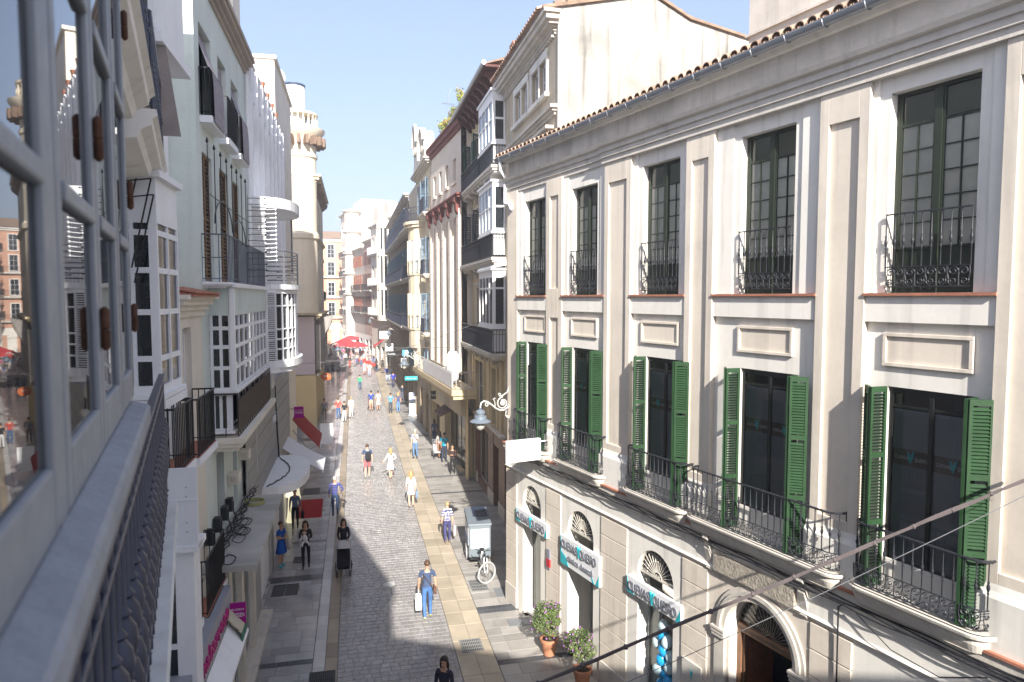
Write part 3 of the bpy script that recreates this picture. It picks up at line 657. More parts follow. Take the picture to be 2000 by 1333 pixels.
# ---------------------------------------------------------------- ochre house with white glazed balconies
h = front('ochre_house', 'ochre house with white glazed bay balconies and dark carved eaves beside the tan house', 6.2, 28.2)
X = -10.6
wz = [(-9.4, -8.3), (-6.6, -5.5), (-4.2, -3.3)]
holes = [(a, c, z0, z1, .2) for a, c in wz for z0, z1 in ((7.35, 10.1), (11.4, 13.9), (15.2, 17.6))]+[(a, c, 3.75, 6.4, .2) for a, c in ((-9.6, -8.5), (-6.9, -4.6), (-2.6, -1.5))]
q = MB(); q.wall(X, 0, 3.6, 19.0, 0, holes); q.box(X, 0, .2, 9, 3.6, 19.0, skip='f'); q.build('wall', OCH, h)
BLUEG = M('bottle_green_shutter', (.012, .07, .055), .5, .15, 3); DBLUE = M('dark_blue_shutter', (.03, .05, .08), .5, .15, 3)
for a, c in wz:
    for z0, z1 in ((7.35, 10.1), (11.4, 13.9), (15.2, 17.6)):
        win(h, a, c, z0, z1, .12, WPAINT, 2, 2); surround(h, a, c, z0, z1, STONE, hood=z0 < 15, sill=False)
        if z0 > 11:
            mt = BLUEG if z0 > 15 else DBLUE
            shut(h, a, z0, z1, .52, mt, -1, .3); shut(h, c, z0, z1, .52, mt, 1, .9)
for a, c in ((-9.6, -8.5), (-6.9, -4.6), (-2.6, -1.5)): win(h, a, c, 3.75, 6.4, .14, WPAINT, 2 if c-a < 1.5 else 3, 2); surround(h, a, c, 3.75, 6.4, OCH, .2, .08)
for x in (-10.5, -7.8, -3.4, -.7):
    q = MB(); q.box(x, x+.4, -.10, 0, 3.6, 7.0); q.box(x-.05, x+.45, -.14, 0, 6.7, 6.85); q.build('pilaster', OCH, h)
for z in (7.25, 11.3, 15.1):
    slabo(h, -9.9, .2, .62, z, .3, STONE)
    for i in range(7): q = MB(); q.prism([(0, z-.3), (-.5, z-.3), (-.45, z-.42), (-.2, z-.5), (-.12, z-.72), (0, z-.75)], -9.5+i*1.45, -9.3+i*1.45, 'x'); q.build('corbel', STONE, h)
    pth = [(-9.8, 0), (-9.8, -.55), (.1, -.55), (.1, 0)]; railing(h, pth, z, 1.0, IRON, .13, .011, mid=.8)
    q = MB(); q.box(-9.79, -3.1, -.548, -.542, z+.1, z+.62); q.build('rail_screen', M('dark_mesh', (.05, .055, .07), .7), h)
bay(h, -3.0, .15, .56, 8.35, 10.75, WPAINT, 4, [10.0], base=.15, top=.3); bay(h, -3.0, .15, .56, 12.35, 14.4, WPAINT, 4, [13.4], base=.15, top=.2); bay(h, -3.0, .15, .56, 16.0, 18.1, WPAINT, 4, [17.0], base=.15, top=.4)
for z in (7.3, 11.4, 15.2):
    q = MB(); q.box(-2.95, .1, -.5, 0, z, z+1.05); q.build('bay_base', M('bay_panel', (.50, .50, .50), .6, .1), h)
q = MB(); q.prism([(0, 10.95), (-.62, 10.84), (-.62, 10.88), (0, 11.25)], -3.1, .25, 'x'); q.build('bay_roof', WPAINT, h)
for i in range(11):
    x = X+.4+i*.95; q = MB(); q.prism([(0, 19.05), (-.75, 19.05), (-.78, 18.92), (-.55, 18.80), (-.42, 18.62), (-.25, 18.58), (-.14, 18.36), (0, 18.30)], x, x+.28, 'x'); q.build('eaves_bracket', M('dark_eaves_wood', (.10, .035, .03), .7, .3, 5), h)
q = MB(); q.box(X, .1, -.85, .1, 19.06, 19.16); q.build('eaves_board', M('dark_eaves_wood', ()), h)
q = MB(); q.tube([(X-.05, -.9, 19.2), (.15, -.9, 19.2)], .10, 8); q.tube([(X-.05, -.9, 19.2), (X, -.5, 18.5), (X+.12, -.08, 18.1), (X+.12, -.08, 6.8)], .05, 6); q.build('gutter', ZINC, h, smooth=40)
q = MB(); q.prism([(-.95, 19.2), (4, 20.9), (4, 20.6), (-.9, 19.17)], X, 0, 'x'); q.build('roof', TILE, h); q = MB(); q.box(-.9, -.2, .4, 1.0, 19.4, 20.3); q.build('chimney', TERRA, h)
cornice(h, X, 0, 6.85, [(.05, .08), (.12, .08), (.2, .08)], OCH, 'string_course')
cornice(h, X, 0, 3.55, [(.1, .06), (.25, .1)], STONE, 'ledge')
BRN = M('brown_cladding', (.17, .095, .06), .45, .12, 5, spec=.4)
q = MB(); q.wall(-6.7, .3, 0, 3.55, -.05, [(-6.3, -3.5, .35, 3.1, .2), (-2.2, -1.0, 0, 2.9, .4)]); q.build('shopfront', BRN, h)
for k in range(5):
    for x0, x1 in ((-6.7, -6.32), (-3.48, -2.22), (-.98, .3)): q = MB(); q.box(x0+.01, x1-.01, -.075, -.05, .62+k*.585, 1.19+k*.585); q.build('cladding_panel', BRN, h)
for x0, x1 in ((-6.7, -6.32), (-3.48, -2.22), (-.98, .3)):
    for k in range(2): q = MB(); q.box(x0, x1, -.10, -.05, .02+k*.29, .29+k*.29); q.build('plinth_block', STONE, h)
gshop(h, -6.3, -3.5, 3.1, M('aluminium', ()), .1, 2, .35); win(h, -2.2, -1.0, .05, 2.9, .3, M('aluminium', ()), 1, 1, .07)
q = MB(); q.wall(X, -6.7, 0, 3.55, -.02, [(-8.5, -7.3, 0, 3.0, .3), (-10.2, -9.2, .4, 2.9, .2)]); q.build('lower_wall', OCH, h)
win(h, -8.5, -7.3, .05, 3.0, .25, WPAINT, 1, 1, .1, M('white_door', (.7, .72, .75), .5)); win(h, -10.2, -9.2, .4, 2.9, .15, WPAINT, 1, 1)
for k in range(8): q = MB(); q.box(-9.05, -8.65, -.09, -.02, .02+k*.43, .41+k*.43); q.build('stone_block', OCH, h)
q = MB(); q.tube([(-8.95+.3, -.12, 3.4), (-8.65, -.12, .1)], .045, 6); q.tube([(-10.4, -.1, 6.9), (-10.4, -.1, .1)], .05, 6); q.build('downpipe', M('cream_pipe', (.6, .52, .4), .6), h, smooth=40)
# ---------------------------------------------------------------- pale building with tall blind arches and a red cornice
PINKC = M('pale_cream_plaster', (.72, .64, .55), .92, .07, 1, .25, 25, streak=.1, dirt=.06); REDC = M('red_brown_moulding', (.19, .065, .055), .8, .2, 4)
h = front('arcaded_building', 'pale cream building with tall blind arches and a red-brown cornice', 5.65, 36.5, 17)
ax = [(-8.1, -7.1), (-6.2, -5.2), (-4.3, -3.2), (-2.2, -1.1)]
q = MB(); q.wall(-9.3, 0, 5.4, 18.6, 0, [(a, c, 5.5, 14.1, .3, .5) for a, c in ax]+[(a+.1, c-.2, 16.0, 17.3, .3) for a, c in ax]); q.box(-9.3, 0, .3, 9, 0, 18.6, skip='f'); q.build('wall', PINKC, h)
for a, c in ax:
    for z0, z1, mt in ((5.5, 7.2, GLASSD), (8.6, 10.6, GLASSD), (11.6, 12.4, GLASSD)): win(h, a, c, z0, z1, .22, PINKC, 1, 1, .05, mt)
    for z0, z1 in ((7.2, 8.6), (10.6, 11.6), (12.4, 13.6)): q = MB(); q.box(a, c, .2, .3, z0, z1); q.build('spandrel', M('pale_grey_panel', (.62, .60, .60), .8) if z0 < 12 else PINKC, h)
    q = MB(); q.box(a, c, .27, .3, 13.5, 14.2); q.build('arch_back', PINKC, h); win(h, a+.1, c-.2, 16.0, 17.3, .2, PINKC, 1, 1); q = MB(); q.box(a-.05, c-.05, -.1, 0, 15.85, 16.0); q.build('sill', PINKC, h)
for x in (-9.1, -6.95, -5.05, -3.0, -.75):
    q = MB()
    for k in range(19): q.box(x, x+.55, -.12, 0, 5.5+k*.47, 5.95+k*.47)
    q.build('quoin_strip', PINKC, h)
    q = MB(); q.prism([(0, 15.0), (-.34, 15.0), (-.34, 14.75), (-.26, 14.7), (-.24, 14.3), (-.12, 14.1), (0, 14.05)], x+.05, x+.5, 'x'); q.build('red_console', REDC, h)
cornice(h, -9.3, 0, 14.85, [(.14, .08), (.26, .14), (.34, .1)], REDC); cornice(h, -9.3, 0, 18.55, [(.1, .25), (.22, .3), (.3, .12)], REDC, 'parapet_band')
q = MB(); q.box(-9.3, 0, .2, .5, 19.2, 19.5); q.build('roof_planter', WHITE, h); q = MB(); q.box(-2.4, -.2, 1.2, 4, 19.2, 20.9); q.build('roof_room', WHITE, h)
q = MB(); q.box(-9.3, 3.2, -1.25, 0, 4.75, 5.05); q.box(-9.2, 3.1, -1.15, 0, 4.55, 4.75); q.build('terrace', OCH, h)
pth = [(-9.2, -1.15), (3.05, -1.15), (3.05, 0)]; railing(h, pth, 5.05, .85, M('cream_iron', (.55, .52, .46), .6), .25, .018)
q = MB(); q.box(-5.4, 3.0, -1.20, -1.17, 5.1, 5.85); q.build('terrace_canvas', M('pale_canvas', (.72, .70, .70), .9, .06, 1.5), h)
for x, hh in ((.4, 1.7), (-1.2, .7)): q = MB(); q.lathe([(.3, 0), (.33, .1), (.33, hh-.2), (.2, hh)], 10, (x, -.6, 5.05)); q.build('white_tank', WPAINT, h, smooth=40)
q = MB(); q.wall(-9.3, 1.6, 0, 4.6, -.05, [(-8.9, -6.2, 0, 2.8, .4), (-4.6, .9, 0, 3.3, .5)]); q.build('ground_wall', OCH, h)
gshop(h, -4.6, .9, 3.3, M('dark_bronze', (.05, .045, .04), .5), .35, 4, .1); win(h, -8.9, -6.2, 0, 2.8, .3, WOOD, 2, 1)
q = MB(); q.box(-4.8, 1.1, -.35, -.05, 3.35, 4.2); q.build('fascia', M('fascia_beige', (.52, .45, .34), .8), h); q = MB(); q.prism([(-.05, 3.4), (-.9, 2.95), (-.9, 2.9), (-.05, 3.3)], -3.6, -1.6, 'x'); q.build('shop_awning', M('brown_awning', (.12, .075, .06), .8), h)
# ---------------------------------------------------------------- building with the bow window and curved gables
YELB = M('pale_yellow_plaster', (.66, .57, .42), .92, .1, 1.1, .3, 25, streak=.15); BSH = M('blue_grey_shutter', (.20, .29, .38), .6, .12, 3)
h = front('bow_window_house', 'pale yellow house with a bow window, blue shutters and curved pediments on the roofline', 5.0, 45.5, 14.2)
q = MB(); hz = [(7.4, 9.9), (11.3, 13.7), (15.6, 17.6)]
q.wall(-14.3, 0, 4.2, 18.4, 0, [(a, a+1.0, z0, z1, .2) for a in (-1.9,) for z0, z1 in hz]+[(a, a+1.0, z0, z1, .2) for a in (-9.2, -11.2, -13.2) for z0, z1 in hz[:2]]+[(-4.3, -3.3, 15.6, 17.6, .2)]); q.box(-14.3, 0, .2, 9, 0, 18.4, skip='f'); q.build('wall', YELB, h)
for z0, z1 in hz: win(h, -1.9, -.9, z0, z1); shut(h, -1.9, z0, z1, .5, BSH, -1, .8); shut(h, -.9, z0, z1, .5, BSH, 1, .5)
win(h, -4.3, -3.3, 15.6, 17.6); shut(h, -4.3, 15.6, 17.6, .5, BSH, -1, .6); shut(h, -3.3, 15.6, 17.6, .5, BSH, 1, .6)
for a in (-9.2, -11.2, -13.2):
    for z0, z1 in hz[:2]: win(h, a, a+1, z0, z1); shut(h, a, z0, z1, .5, BSH, -1, .7); shut(h, a+1, z0, z1, .5, BSH, 1, .9)
q = MB(); N = 8; cx, rr = -4.9, 1.75
arc = [(cx-rr*math.cos(PI*i/N), -1.0*math.sin(PI*i/N)) for i in range(N+1)]
for z0, z1, o in ((6.0, 7.3, 0), (9.9, 11.2, 0), (13.7, 14.6, .0), (14.6, 14.8, .2), (14.8, 15.0, .35), (7.3, 7.4, .08), (11.2, 11.3, .08)):
    P = [(x+(x-cx)*o*.4, y*(1+o)) for x, y in arc]; q.prism(P, z0, z1, 'z')
q.prism([(cx-1, 5.2), (cx+1, 5.2), (cx+1.7, 6.0), (cx-1.7, 6.0)], -.6, 0)
for i in range(N+1):
    x, y = arc[i]
    for z0, z1 in ((7.4, 9.9), (11.3, 13.7)): q.box(x-.09, x+.09, y-.09, y+.09, z0, z1)
bw = q.build('bow_window', YELB, h)
for z0, z1 in ((7.4, 9.9), (11.3, 13.7)):
    q = MB()
    for (xa, ya), (xb, yb) in zip(arc, arc[1:]): q.poly([(xa, ya*.95, z0), (xb, yb*.95, z0), (xb, yb*.95, z1), (xa, ya*.95, z1)])
    q.build('pane', M('pale_pane', (.40, .43, .44), .08, .1, 2, spec=.6), bw); railing(h, [(x, y*1.08) for x, y in arc], z0, .9, IRON, .2)
railing(h, [(cx-(rr+.35)*math.cos(PI*i/N), -1.3*math.sin(PI*i/N)) for i in range(N+1)], 15.0, .95, IRONB, .16, ball=True)
slabo(h, -2.6, -.1, .5, 15.3, .3, STONE); railing(h, [(-2.6, 0), (-2.6, -.45), (-.1, -.45), (-.1, 0)], 15.3, .95, IRONB, .14)
for z in (7.25, 11.2): slabo(h, -2.3, -.3, .5, z, .25, STONE); railing(h, [(-2.3, 0), (-2.3, -.45), (-.3, -.45), (-.3, 0)], z, .95, IRONB, .14)
for z in (7.25, 11.2): slabo(h, -14.2, -7.4, .75, z, .3, STONE); railing(h, [(-14.2, 0), (-14.2, -.7), (-7.4, -.7), (-7.4, 0)], z, 1.0, IRONB, .14); q = MB(); q.box(-14.15, -7.45, -.69, -.685, z+.1, z+.8); q.build('rail_screen', IRONB, h)
slabo(h, -14.2, -6.6, .9, 15.1, .4, STONE); railing(h, [(-14.2, 0), (-14.2, -.85), (-6.8, -.85)], 15.1, 1.0, IRONB, .14); q = MB(); q.box(-14.15, -6.9, -.84, -.835, 15.2, 16.0); q.build('rail_screen', IRONB, h)
cornice(h, -7.6, 0, 18.3, [(.1, .1), (.25, .12), (.4, .14), (.5, .1)], STONE)
for cx_, hh, zz in ((-1.6, 2.1, 18.8), (-5.6, 3.3, 18.8)):
    q = MB(); P = [(cx_-1.5, zz), (cx_+1.5, zz), (cx_+1.35, zz+.5), (cx_+1.0, zz+.65), (cx_+.95, zz+hh*.55)]+[(cx_+.95*math.cos(PI*i/8), zz+hh*.6+hh*.38*math.sin(PI*i/8)) for i in range(9)]+[(cx_-.95, zz+hh*.55), (cx_-1.0, zz+.65), (cx_-1.35, zz+.5)]
    q.prism(P, -.35, .35); q.build('curved_pediment', STONE, h)
    q = MB(); q.tube([(cx_-1.05, -.42, zz+hh*.58)]+[(cx_-1.05*math.cos(PI*i/8), -.42, zz+hh*.6+hh*.42*math.sin(PI*i/8)) for i in range(9)], .12, 6); q.tube([(cx_+.5*math.cos(i*PI/6), -.4, zz+hh*.5+.5*math.sin(i*PI/6)) for i in range(12)], .1, 6, True); q.build('pediment_moulding', STONE, h, smooth=40)
q = MB(); q.box(-14.3, -7.6, .5, 5, 18.4, 19.2); q.build('roof_parapet', YELB, h)
OLD = M('brown_stone_front', (.30, .235, .16), .9, .25, 1.5, .4, 18, streak=.2)
q = MB(); q.wall(-14.3, 0, 0, 6.6, -.06, [(a, a+1.0, 3.9, 6.0, .2) for a in (-2, -4.6, -9.2, -11.2, -13.2)]+[(a, a+1.6, 0, 2.9, .4) for a in (-3, -6.5, -10, -13)]); q.build('ground_wall', OLD, h)
for a in (-2, -4.6, -9.2, -11.2, -13.2): win(h, a, a+1, 3.9, 6.0, .1); shut(h, a, 3.9, 6.0, .5, BSH, -1, .3); shut(h, a+1, 3.9, 6.0, .5, BSH, 1, .3)
for a in (-3, -6.5, -10, -13): win(h, a, a+1.6, .05, 2.9, .25, BLACK, 2, 1)
# ---------------------------------------------------------------- further right-hand houses, each simpler as it recedes
DOMEW = M('ivory_plaster', (.72, .66, .58), .9, .08, 1, .2, 20); ORA = M('orange_red_plaster', (.36, .14, .09), .9, .12, 1.2); BRO = M('dark_brown_plaster', (.13, .07, .06), .9, .2, 1.5); PINKB = M('dusky_pink_plaster', (.44, .32, .27), .9, .1, 1.2)
def plain(name, label, w, v, deg, length, H, wallm, rows, pitch, wd, fm=WPAINT, shm=None, balz=(), iron=IRON, gm=None, ghz=3.6, left=False, depth=9, corn=STONE, bm=None, group=None, winm=GLASSD, x0off=.8, rail=None):
    h = front(name, label, w, v, deg, left, group); xs = [x0off+i*pitch for i in range(int((length-x0off)/pitch)) if x0off+i*pitch+wd < length-.2]
    X0_, X1_ = (0, length) if left else (-length, 0); tx = (lambda a: a) if left else (lambda a: a-length)
    q = MB(); q.wall(X0_, X1_, ghz, H, 0, [(tx(a), tx(a)+wd, z0, z1, .2) for a in xs for z0, z1 in rows]); q.box(X0_, X1_, .2, depth, 0, H, skip='f'); q.build('wall', wallm, h)
    for a in xs:
        for z0, z1 in rows:
            win(h, tx(a), tx(a)+wd, z0, z1, .12, fm, 2, 2, .06, winm)
            if shm: shut(h, tx(a), z0, z1, wd*.5, shm, -1, .5); shut(h, tx(a)+wd, z0, z1, wd*.5, shm, 1, .5)
    for z in balz:
        slabo(h, X0_+.3, X1_-.3, .7, z, .3, STONE); railing(h, [(X0_+.4, 0), (X0_+.4, -.65), (X1_-.4, -.65), (X1_-.4, 0)], z, 1.0, rail or iron, .2, .014)
    cornice(h, X0_, X1_, H-.1, [(.1, .12), (.3, .14), (.45, .16)], corn)
    xs = [X0_+.5+i*2.9 for i in range(int((X1_-X0_)/2.9))]
    q = MB(); q.wall(X0_, X1_, 0, ghz, -.05, [(a, a+2.1, 0, ghz-.8, .4) for a in xs]); q.build('ground_wall', gm or wallm, h)
    for a in xs: win(h, a, a+2.1, .05, ghz-.8, .25, BLACK, 2, 1)
    return h
h = plain('blue_shutter_house', 'brownish house with long blue-grey shutters and blue-grey balcony screens', 4.65, 59.8, 13.4, 28, 18.2, M('brown_stone_front', ()), [(7.3, 9.9), (11.4, 13.9), (15.4, 17.4)], 1.9, 1.1, shm=BSH, balz=(7.1, 11.2, 15.2), iron=IRONB)
h = plain('domed_house', 'ivory corner house with white stone balconies and curved roofline', 5.0, 89.1, 23.3, 14, 19.6, DOMEW, [(7.4, 10), (11.6, 14.2), (16, 18.2)], 2.6, 1.2, balz=(7.2, 11.4, 15.8), rail=WPAINT)
for i, x in enumerate((-3, -9)):
    q = MB(); q.prism([(x-2.2, 19.6), (x+2.2, 19.6)]+[(x+2.2*math.cos(PI*i/10), 19.7+2.6*math.sin(PI*i/10)) for i in range(11)], -.3, 1); q.build('curved_gable', DOMEW, h)
q = MB(); N = 8; arc = [(-3-2.0*math.cos(PI*i/N), -1.5*math.sin(PI*i/N)) for i in range(N+1)]
for z0, z1 in ((6.6, 7.3), (10.6, 11.5), (15, 15.9), (18.6, 19.7)): q.prism(arc, z0, z1, 'z')
for x, y in arc: q.box(x-.12, x+.12, y, y+.2, 7.3, 18.6)
q.build('bow_window', DOMEW, h); q = MB(); q.prism([(x, y*.9) for x, y in arc], 7.2, 18.7, 'z'); q.build('bow_glass', GLASSD, h)
q = MB(); q.lathe([(2.6, 0), (2.5, .8), (2.0, 1.7), (1.0, 2.4), (.2, 2.6)], 12, (-6, 3, 20.1)); q.build('dome', M('salmon_tile', (.45, .2, .14), .8), h, smooth=40)
h = plain('pink_brown_house', 'narrow dusky pink house with dark brown upper storeys', 3.07, 107, 23, 8, 18.4, PINKB, [(7.4, 9.8), (11, 13.4), (14.8, 17)], 2.0, 1.0, shm=BRO, balz=(7.2, 10.8), gm=WHITE)
h = plain('orange_house', 'orange-red house with dark railings and yellow-grey trim down the street', 1.7, 115, 23, 11, 17.6, M('warm_grey_plaster', (.52, .46, .40), .9), [(7.4, 9.8), (11, 13.4), (14.8, 16.6)], 1.9, 1.0, shm=ORA, balz=(7.2, 10.8), gm=WHITE)
h = plain('white_block', 'tall white block with rounded corner balconies at the far end of the street', -.2, 125.7, 23, 12, 25, DOMEW, [(6.6, 8.8), (10.2, 12.4), (13.8, 16), (17.4, 19.6), (21, 23)], 2.5, 1.2, balz=(6.4, 10, 13.6, 17.2), gm=WHITE)
q = MB(); q.box(-10, -2, 2, 8, 25, 27.5); q.build('roof_room', WHITE, h)
for z in (10, 13.6, 17.2, 21, 24.6): q = MB(); q.lathe([(1.5, 0), (1.7, .2), (1.7, .4)], 14, (0, 0, z)); q.build('corner_ring', STONE, h)
q = MB(); q.lathe([(1.3, 0), (1.3, 25)], 14, (0, 0, 0)); q.build('corner_turret', DOMEW, h, smooth=40)
x, y = W(-8, 140); h = thing('pink_house', 'pink and white house closing the view at the end of the street', 'building', (x, y, 0), R(12))
PNK = M('pink_plaster', (.58, .34, .24), .9, .1, 1.2); ws = [(a, a+1.3, z0, z0+2.6, .2) for a in (-9, -6, -3, 0, 3, 6, 9) for z0 in (6, 10, 14, 17.4)]
q = MB(); q.wall(-12, 12, 0, 21, 0, ws); q.box(-12, 12, .2, 8, 0, 21, skip='f'); q.build('wall', PNK, h)
for a, c, z0, z1, _ in ws: win(h, a, c, z0, z1); surround(h, a, c, z0, z1, WHITE)
for z in (5.8, 9.8, 13.8): slabo(h, -11, 11, .6, z, .3, WHITE); railing(h, [(-11, -.5), (11, -.5)], z, 1, IRON, .25)
cornice(h, -12, 12, 20.6, [(.2, .3), (.4, .3)], WHITE); q = MB(); q.prism([(-.6, 21.2), (4, 23), (8.5, 21.2)], -12.5, 12.5, 'x'); q.build('roof', TILE, h)
q = MB(); q.wall(-12, 12, 0, 4.6, -.08, [(a, a+2.6, 0, 3.4, .4) for a in (-11, -7, -3, 1, 5)]); q.build('ground_wall', WHITE, h)
for a in (-11, -7, -3, 1, 5): win(h, a, a+2.6, 0, 3.4, .2, BLACK, 2, 1)

# ================================================================ the house the camera leans out of (left), and the block behind it
OWNP = M('grey_window_paint', (.25, .27, .295), .5, .08, 6, .05, 30, dirt=.12)
OWNW = M('own_wall_plaster', (.62, .61, .58), .92, .08, 1, .2, 25, streak=.15)
a0 = R(25.3); ox, oy = -.2*math.cos(a0), -.2*math.sin(a0)
OWN = thing('paned_window_house', 'grey-white house on the left with the large paned casement windows close to the viewer', 'building', (ox, oy, 0), math.atan2(math.cos(a0), -math.sin(a0)))
q = MB(); q.box(-3.1, 10.3, .51, 9, 0, 14.8); q.build('wall', OWNW, OWN)
q = MB(); q.prism([(.52, 14.5), (.46, 14.6), (.40, 14.75), (.40, 15.0), (9, 15.6), (9, 14.2)], -3.1, 10.3, 'x'); q.build('eaves', OWNW, OWN)
q = MB(); zc = 9.6
q.box(-.2, 3.0, .02, .5, zc-1.57, zc-.385)                                # apron under the windows
q.box(-.2, 3.0, .02, .5, zc+1.75, zc+2.2); q.box(2.955, 3.0, .01, .5, zc-.38, zc+1.75)
q.build('window_bay', OWNW, OWN)
def casement(x0, x1, z0, z1, st=.06, hinge=None):
    q = MB(); y0, y1 = -.002, .05
    q.box(x0, x0+st, y0, y1, z0, z1); q.box(x1-st, x1, y0, y1, z0, z1); q.box(x0+st, x1-st, y0, y1, z0, z0+.11); q.box(x0+st, x1-st, y0, y1, z1-.08, z1)
    for zz in (zc+.19, zc+.67, zc+1.15): q.box(x0+st, x1-st, y0-.006, y1-.015, zz-.019, zz+.019)
    c = q.build('casement', OWNP, OWN, bevel=.007)
    zs = [z0+.11, zc+.173, zc+.207, zc+.653, zc+.687, zc+1.133, zc+1.167, z1-.08]
    for a, b in zip(zs[::2], zs[1::2]): inst(pane_mesh(x1-x0-2*st, b-a, OGL), 'pane', c, T(x0+st, .009, a))
    if hinge:
        for zz in (zc+.33, zc-.13, zc+.95): q = MB(); q.lathe([(.004, 0), (.011, .008), (.011, .05), (.008, .052), (.011, .055), (.011, .10), (.004, .108)], 8, (hinge, -.012, zz)); q.build('hinge', M('rusty_iron', (.10, .045, .025), .8, .4, 30), c, smooth=40)
OGL = GL('own_window_glass', (.35, .38, .40), 1.75, .02, bright=.9)
for i, (x0, x1) in enumerate([(.05, .68), (.71, 1.32), (1.385, 1.945), (1.955, 2.46), (2.49, 2.95)]): casement(x0, x1, zc-.375, zc+1.72, hinge=x1+.003 if i in (2, 4) else None)
q = MB(); q.box(1.322, 1.383, .0, .07, zc-.38, zc+1.75); q.box(2.462, 2.488, .0, .07, zc-.38, zc+1.75); q.box(.682, .708, .0, .07, zc-.38, zc+1.75); q.build('mullion', OWNP, OWN)
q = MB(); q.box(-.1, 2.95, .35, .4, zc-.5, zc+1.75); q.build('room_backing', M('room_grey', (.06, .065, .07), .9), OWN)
q = MB(); q.prism([(.05, zc-.378), (0, zc-.38), (-.052, zc-.395), (-.06, zc-.405), (-.06, zc-.45), (-.048, zc-.46), (.05, zc-.46)], -.2, 2.86, 'x'); q.build('window_sill', M('weathered_sill_paint', (.30, .315, .34), .6, .14, 9, .2, 40, dirt=.2), OWN)
# floor-level railing of our balcony, ornate bars
RAILX0, RAILX1, RY, FZ = .9, 5.7, -.003, zc-1.57
q = MB(); q.prism([(.5, FZ), (RY-.07, FZ), (RY-.08, FZ-.05), (RY-.04, FZ-.10), (.1, FZ-.25), (.5, FZ-.3)], .5, RAILX1+.1, 'x'); bl = q.build('balcony', OWNW, OWN)
q = MB(); q.box(RAILX0, RAILX1, RY-.022, RY+.022, FZ+.985, FZ+1.005); q.box(RAILX0, RAILX1, RY-.012, RY+.012, FZ+.10, FZ+.125); q.box(RAILX0, RAILX1, RY-.012, RY+.012, FZ+.88, FZ+.90); q.build('handrail', IRONB, bl, bevel=.004)
OB = MB().lathe([(.012, 0), (.012, .10), (.024, .115), (.014, .13), (.014, .30), (.026, .32), (.038, .36), (.042, .40), (.028, .45), (.016, .46), (.026, .475), (.016, .49), (.03, .53), (.042, .575), (.036, .62), (.018, .65), (.024, .66), (.012, .68), (.012, .99)], 10).mesh('baluster', IRONB, 50)
n = int((RAILX1-RAILX0)/.145)
for i in range(n+1): inst(OB, 'baluster', bl, T(RAILX0+i*(RAILX1-RAILX0)/n, RY, FZ))
# balconies of the storey above
for s0, s1, zz in ((4.4, 7.6, 11.62), (8.1, 11.6, 11.55)):
    q = MB(); q.prism([(.5, zz), (.05, zz), (.04, zz-.06), (.09, zz-.10), (.10, zz-.16), (.2, zz-.22), (.24, zz-.3), (.5, zz-.36)], s0, s1, 'x'); b_ = q.build('upper_balcony', WHITE, OWN)
    railing(b_, [(s0+.05, .45), (s0+.05, .09), (s1-.05, .09), (s1-.05, .45)], zz, 1.0, IRONB, .12, .014, 6, mid=.85, ball=True)
q = MB(); q.wall(0, 10, 11.8, 14.5, .50, [(4.9, 6.4, 11.8, 14.2, .2), (8.6, 10, 11.8, 14.2, .2)]); q.build('upper_wall', OWNW, OWN)
win(OWN, 4.9, 6.4, 11.8, 14.2, .6); win(OWN, 8.6, 9.9, 11.8, 14.2, .6)
BH = thing('cream_block', 'plain cream block behind the viewer across the side street', 'building', (1.85, -3.2, 0), R(-17))
q = MB(); q.box(-6, 17, -12, 0, 0, 12.5); q.box(-6, 17.1, -12.1, .25, 12.5, 12.8); q.build('wall', OWNW, BH)
# ================================================================ left-hand houses along the street (x = away from the viewer)
SAGE = M('sage_green_plaster', (.64, .70, .66), .92, .07, 1, .2, 25, streak=.12, dirt=.08); CRM = M('cream_plaster', (.74, .69, .60), .92, .08, 1, .2, 25, streak=.12)
LW = M('left_white_plaster', (.82, .83, .85), .9, .05, 1, .15, 25, streak=.08); LBLK = M('matt_black_iron', (.018, .018, .02), .5)
def lfront(name, label, v0): return front(name, label, -3.0, v0, 13, True)
# ---- house with white glazed bays
h = lfront('bay_house', 'narrow white house with metal-clad glazed bays next to the near house', 9.4)
q = MB(); q.box(0, 3.3, .02, 6, 0, 16); q.build('wall', LW, h)
b1 = bay(h, .95, 2.1, .36, 8.25, 11.25, WPAINT, 2, [8.75, 9.4, 9.98, 10.5], 1, f=.05, base=.12, top=.62)
q = MB(); q.box(.9, 2.15, -.42, 0, 8.05, 8.17); q.build('bay_sill', WPAINT, h)
q = MB(); q.box(1.1, 2.6, -.42, 0, 13.25, 16.2); q.box(1.0, 2.7, -.5, 0, 13.1, 13.25)
for k in range(3): q.box(1.08, 1.1, -.40+k*.14, -.30+k*.14, 13.3, 16.1)
q.build('clad_bay', LW, h)
q = MB(); q.poly([(1.35, -.62, 11.9), (1.35, 0, 11.9), (1.15, 0, 13.1), (1.15, -.5, 13.1)]); q.build('screen', M('taupe_screen', (.36, .32, .30), .6, .15, 3), h)
for k, (xa, za) in enumerate(((.7, 12.6), (.9, 12.2), (.75, 11.2), (.85, 11.0))):
    q = MB(); q.tube([(xa, -.36, za), (xa-.05, -.1, za-1.2)], .012, 5); q.tube([(xa, -.36, za), (xa, 0, za-.05)], .010, 5); q.build('awning_arm', LBLK, h)
q = MB(); q.box(1.3, 1.62, -.70, 0, 5.88, 6.0); q.box(1.3, 1.36, -.70, 0, 6.0, 7.1); q.box(1.285, 1.30, -.70, 0, 6.62, 6.635); q.build('balcony_panel', M('white_metal', (.72, .74, .78), .4, .04, 2), h)
for k in range(8): q = MB(); q.ball((1.295, -.55+.3*(k % 2), 6.15+.14*(k//2)+(0.25 if k > 3 else 0)), .012, 6, 4); q.build('bolt', ZINC, h)
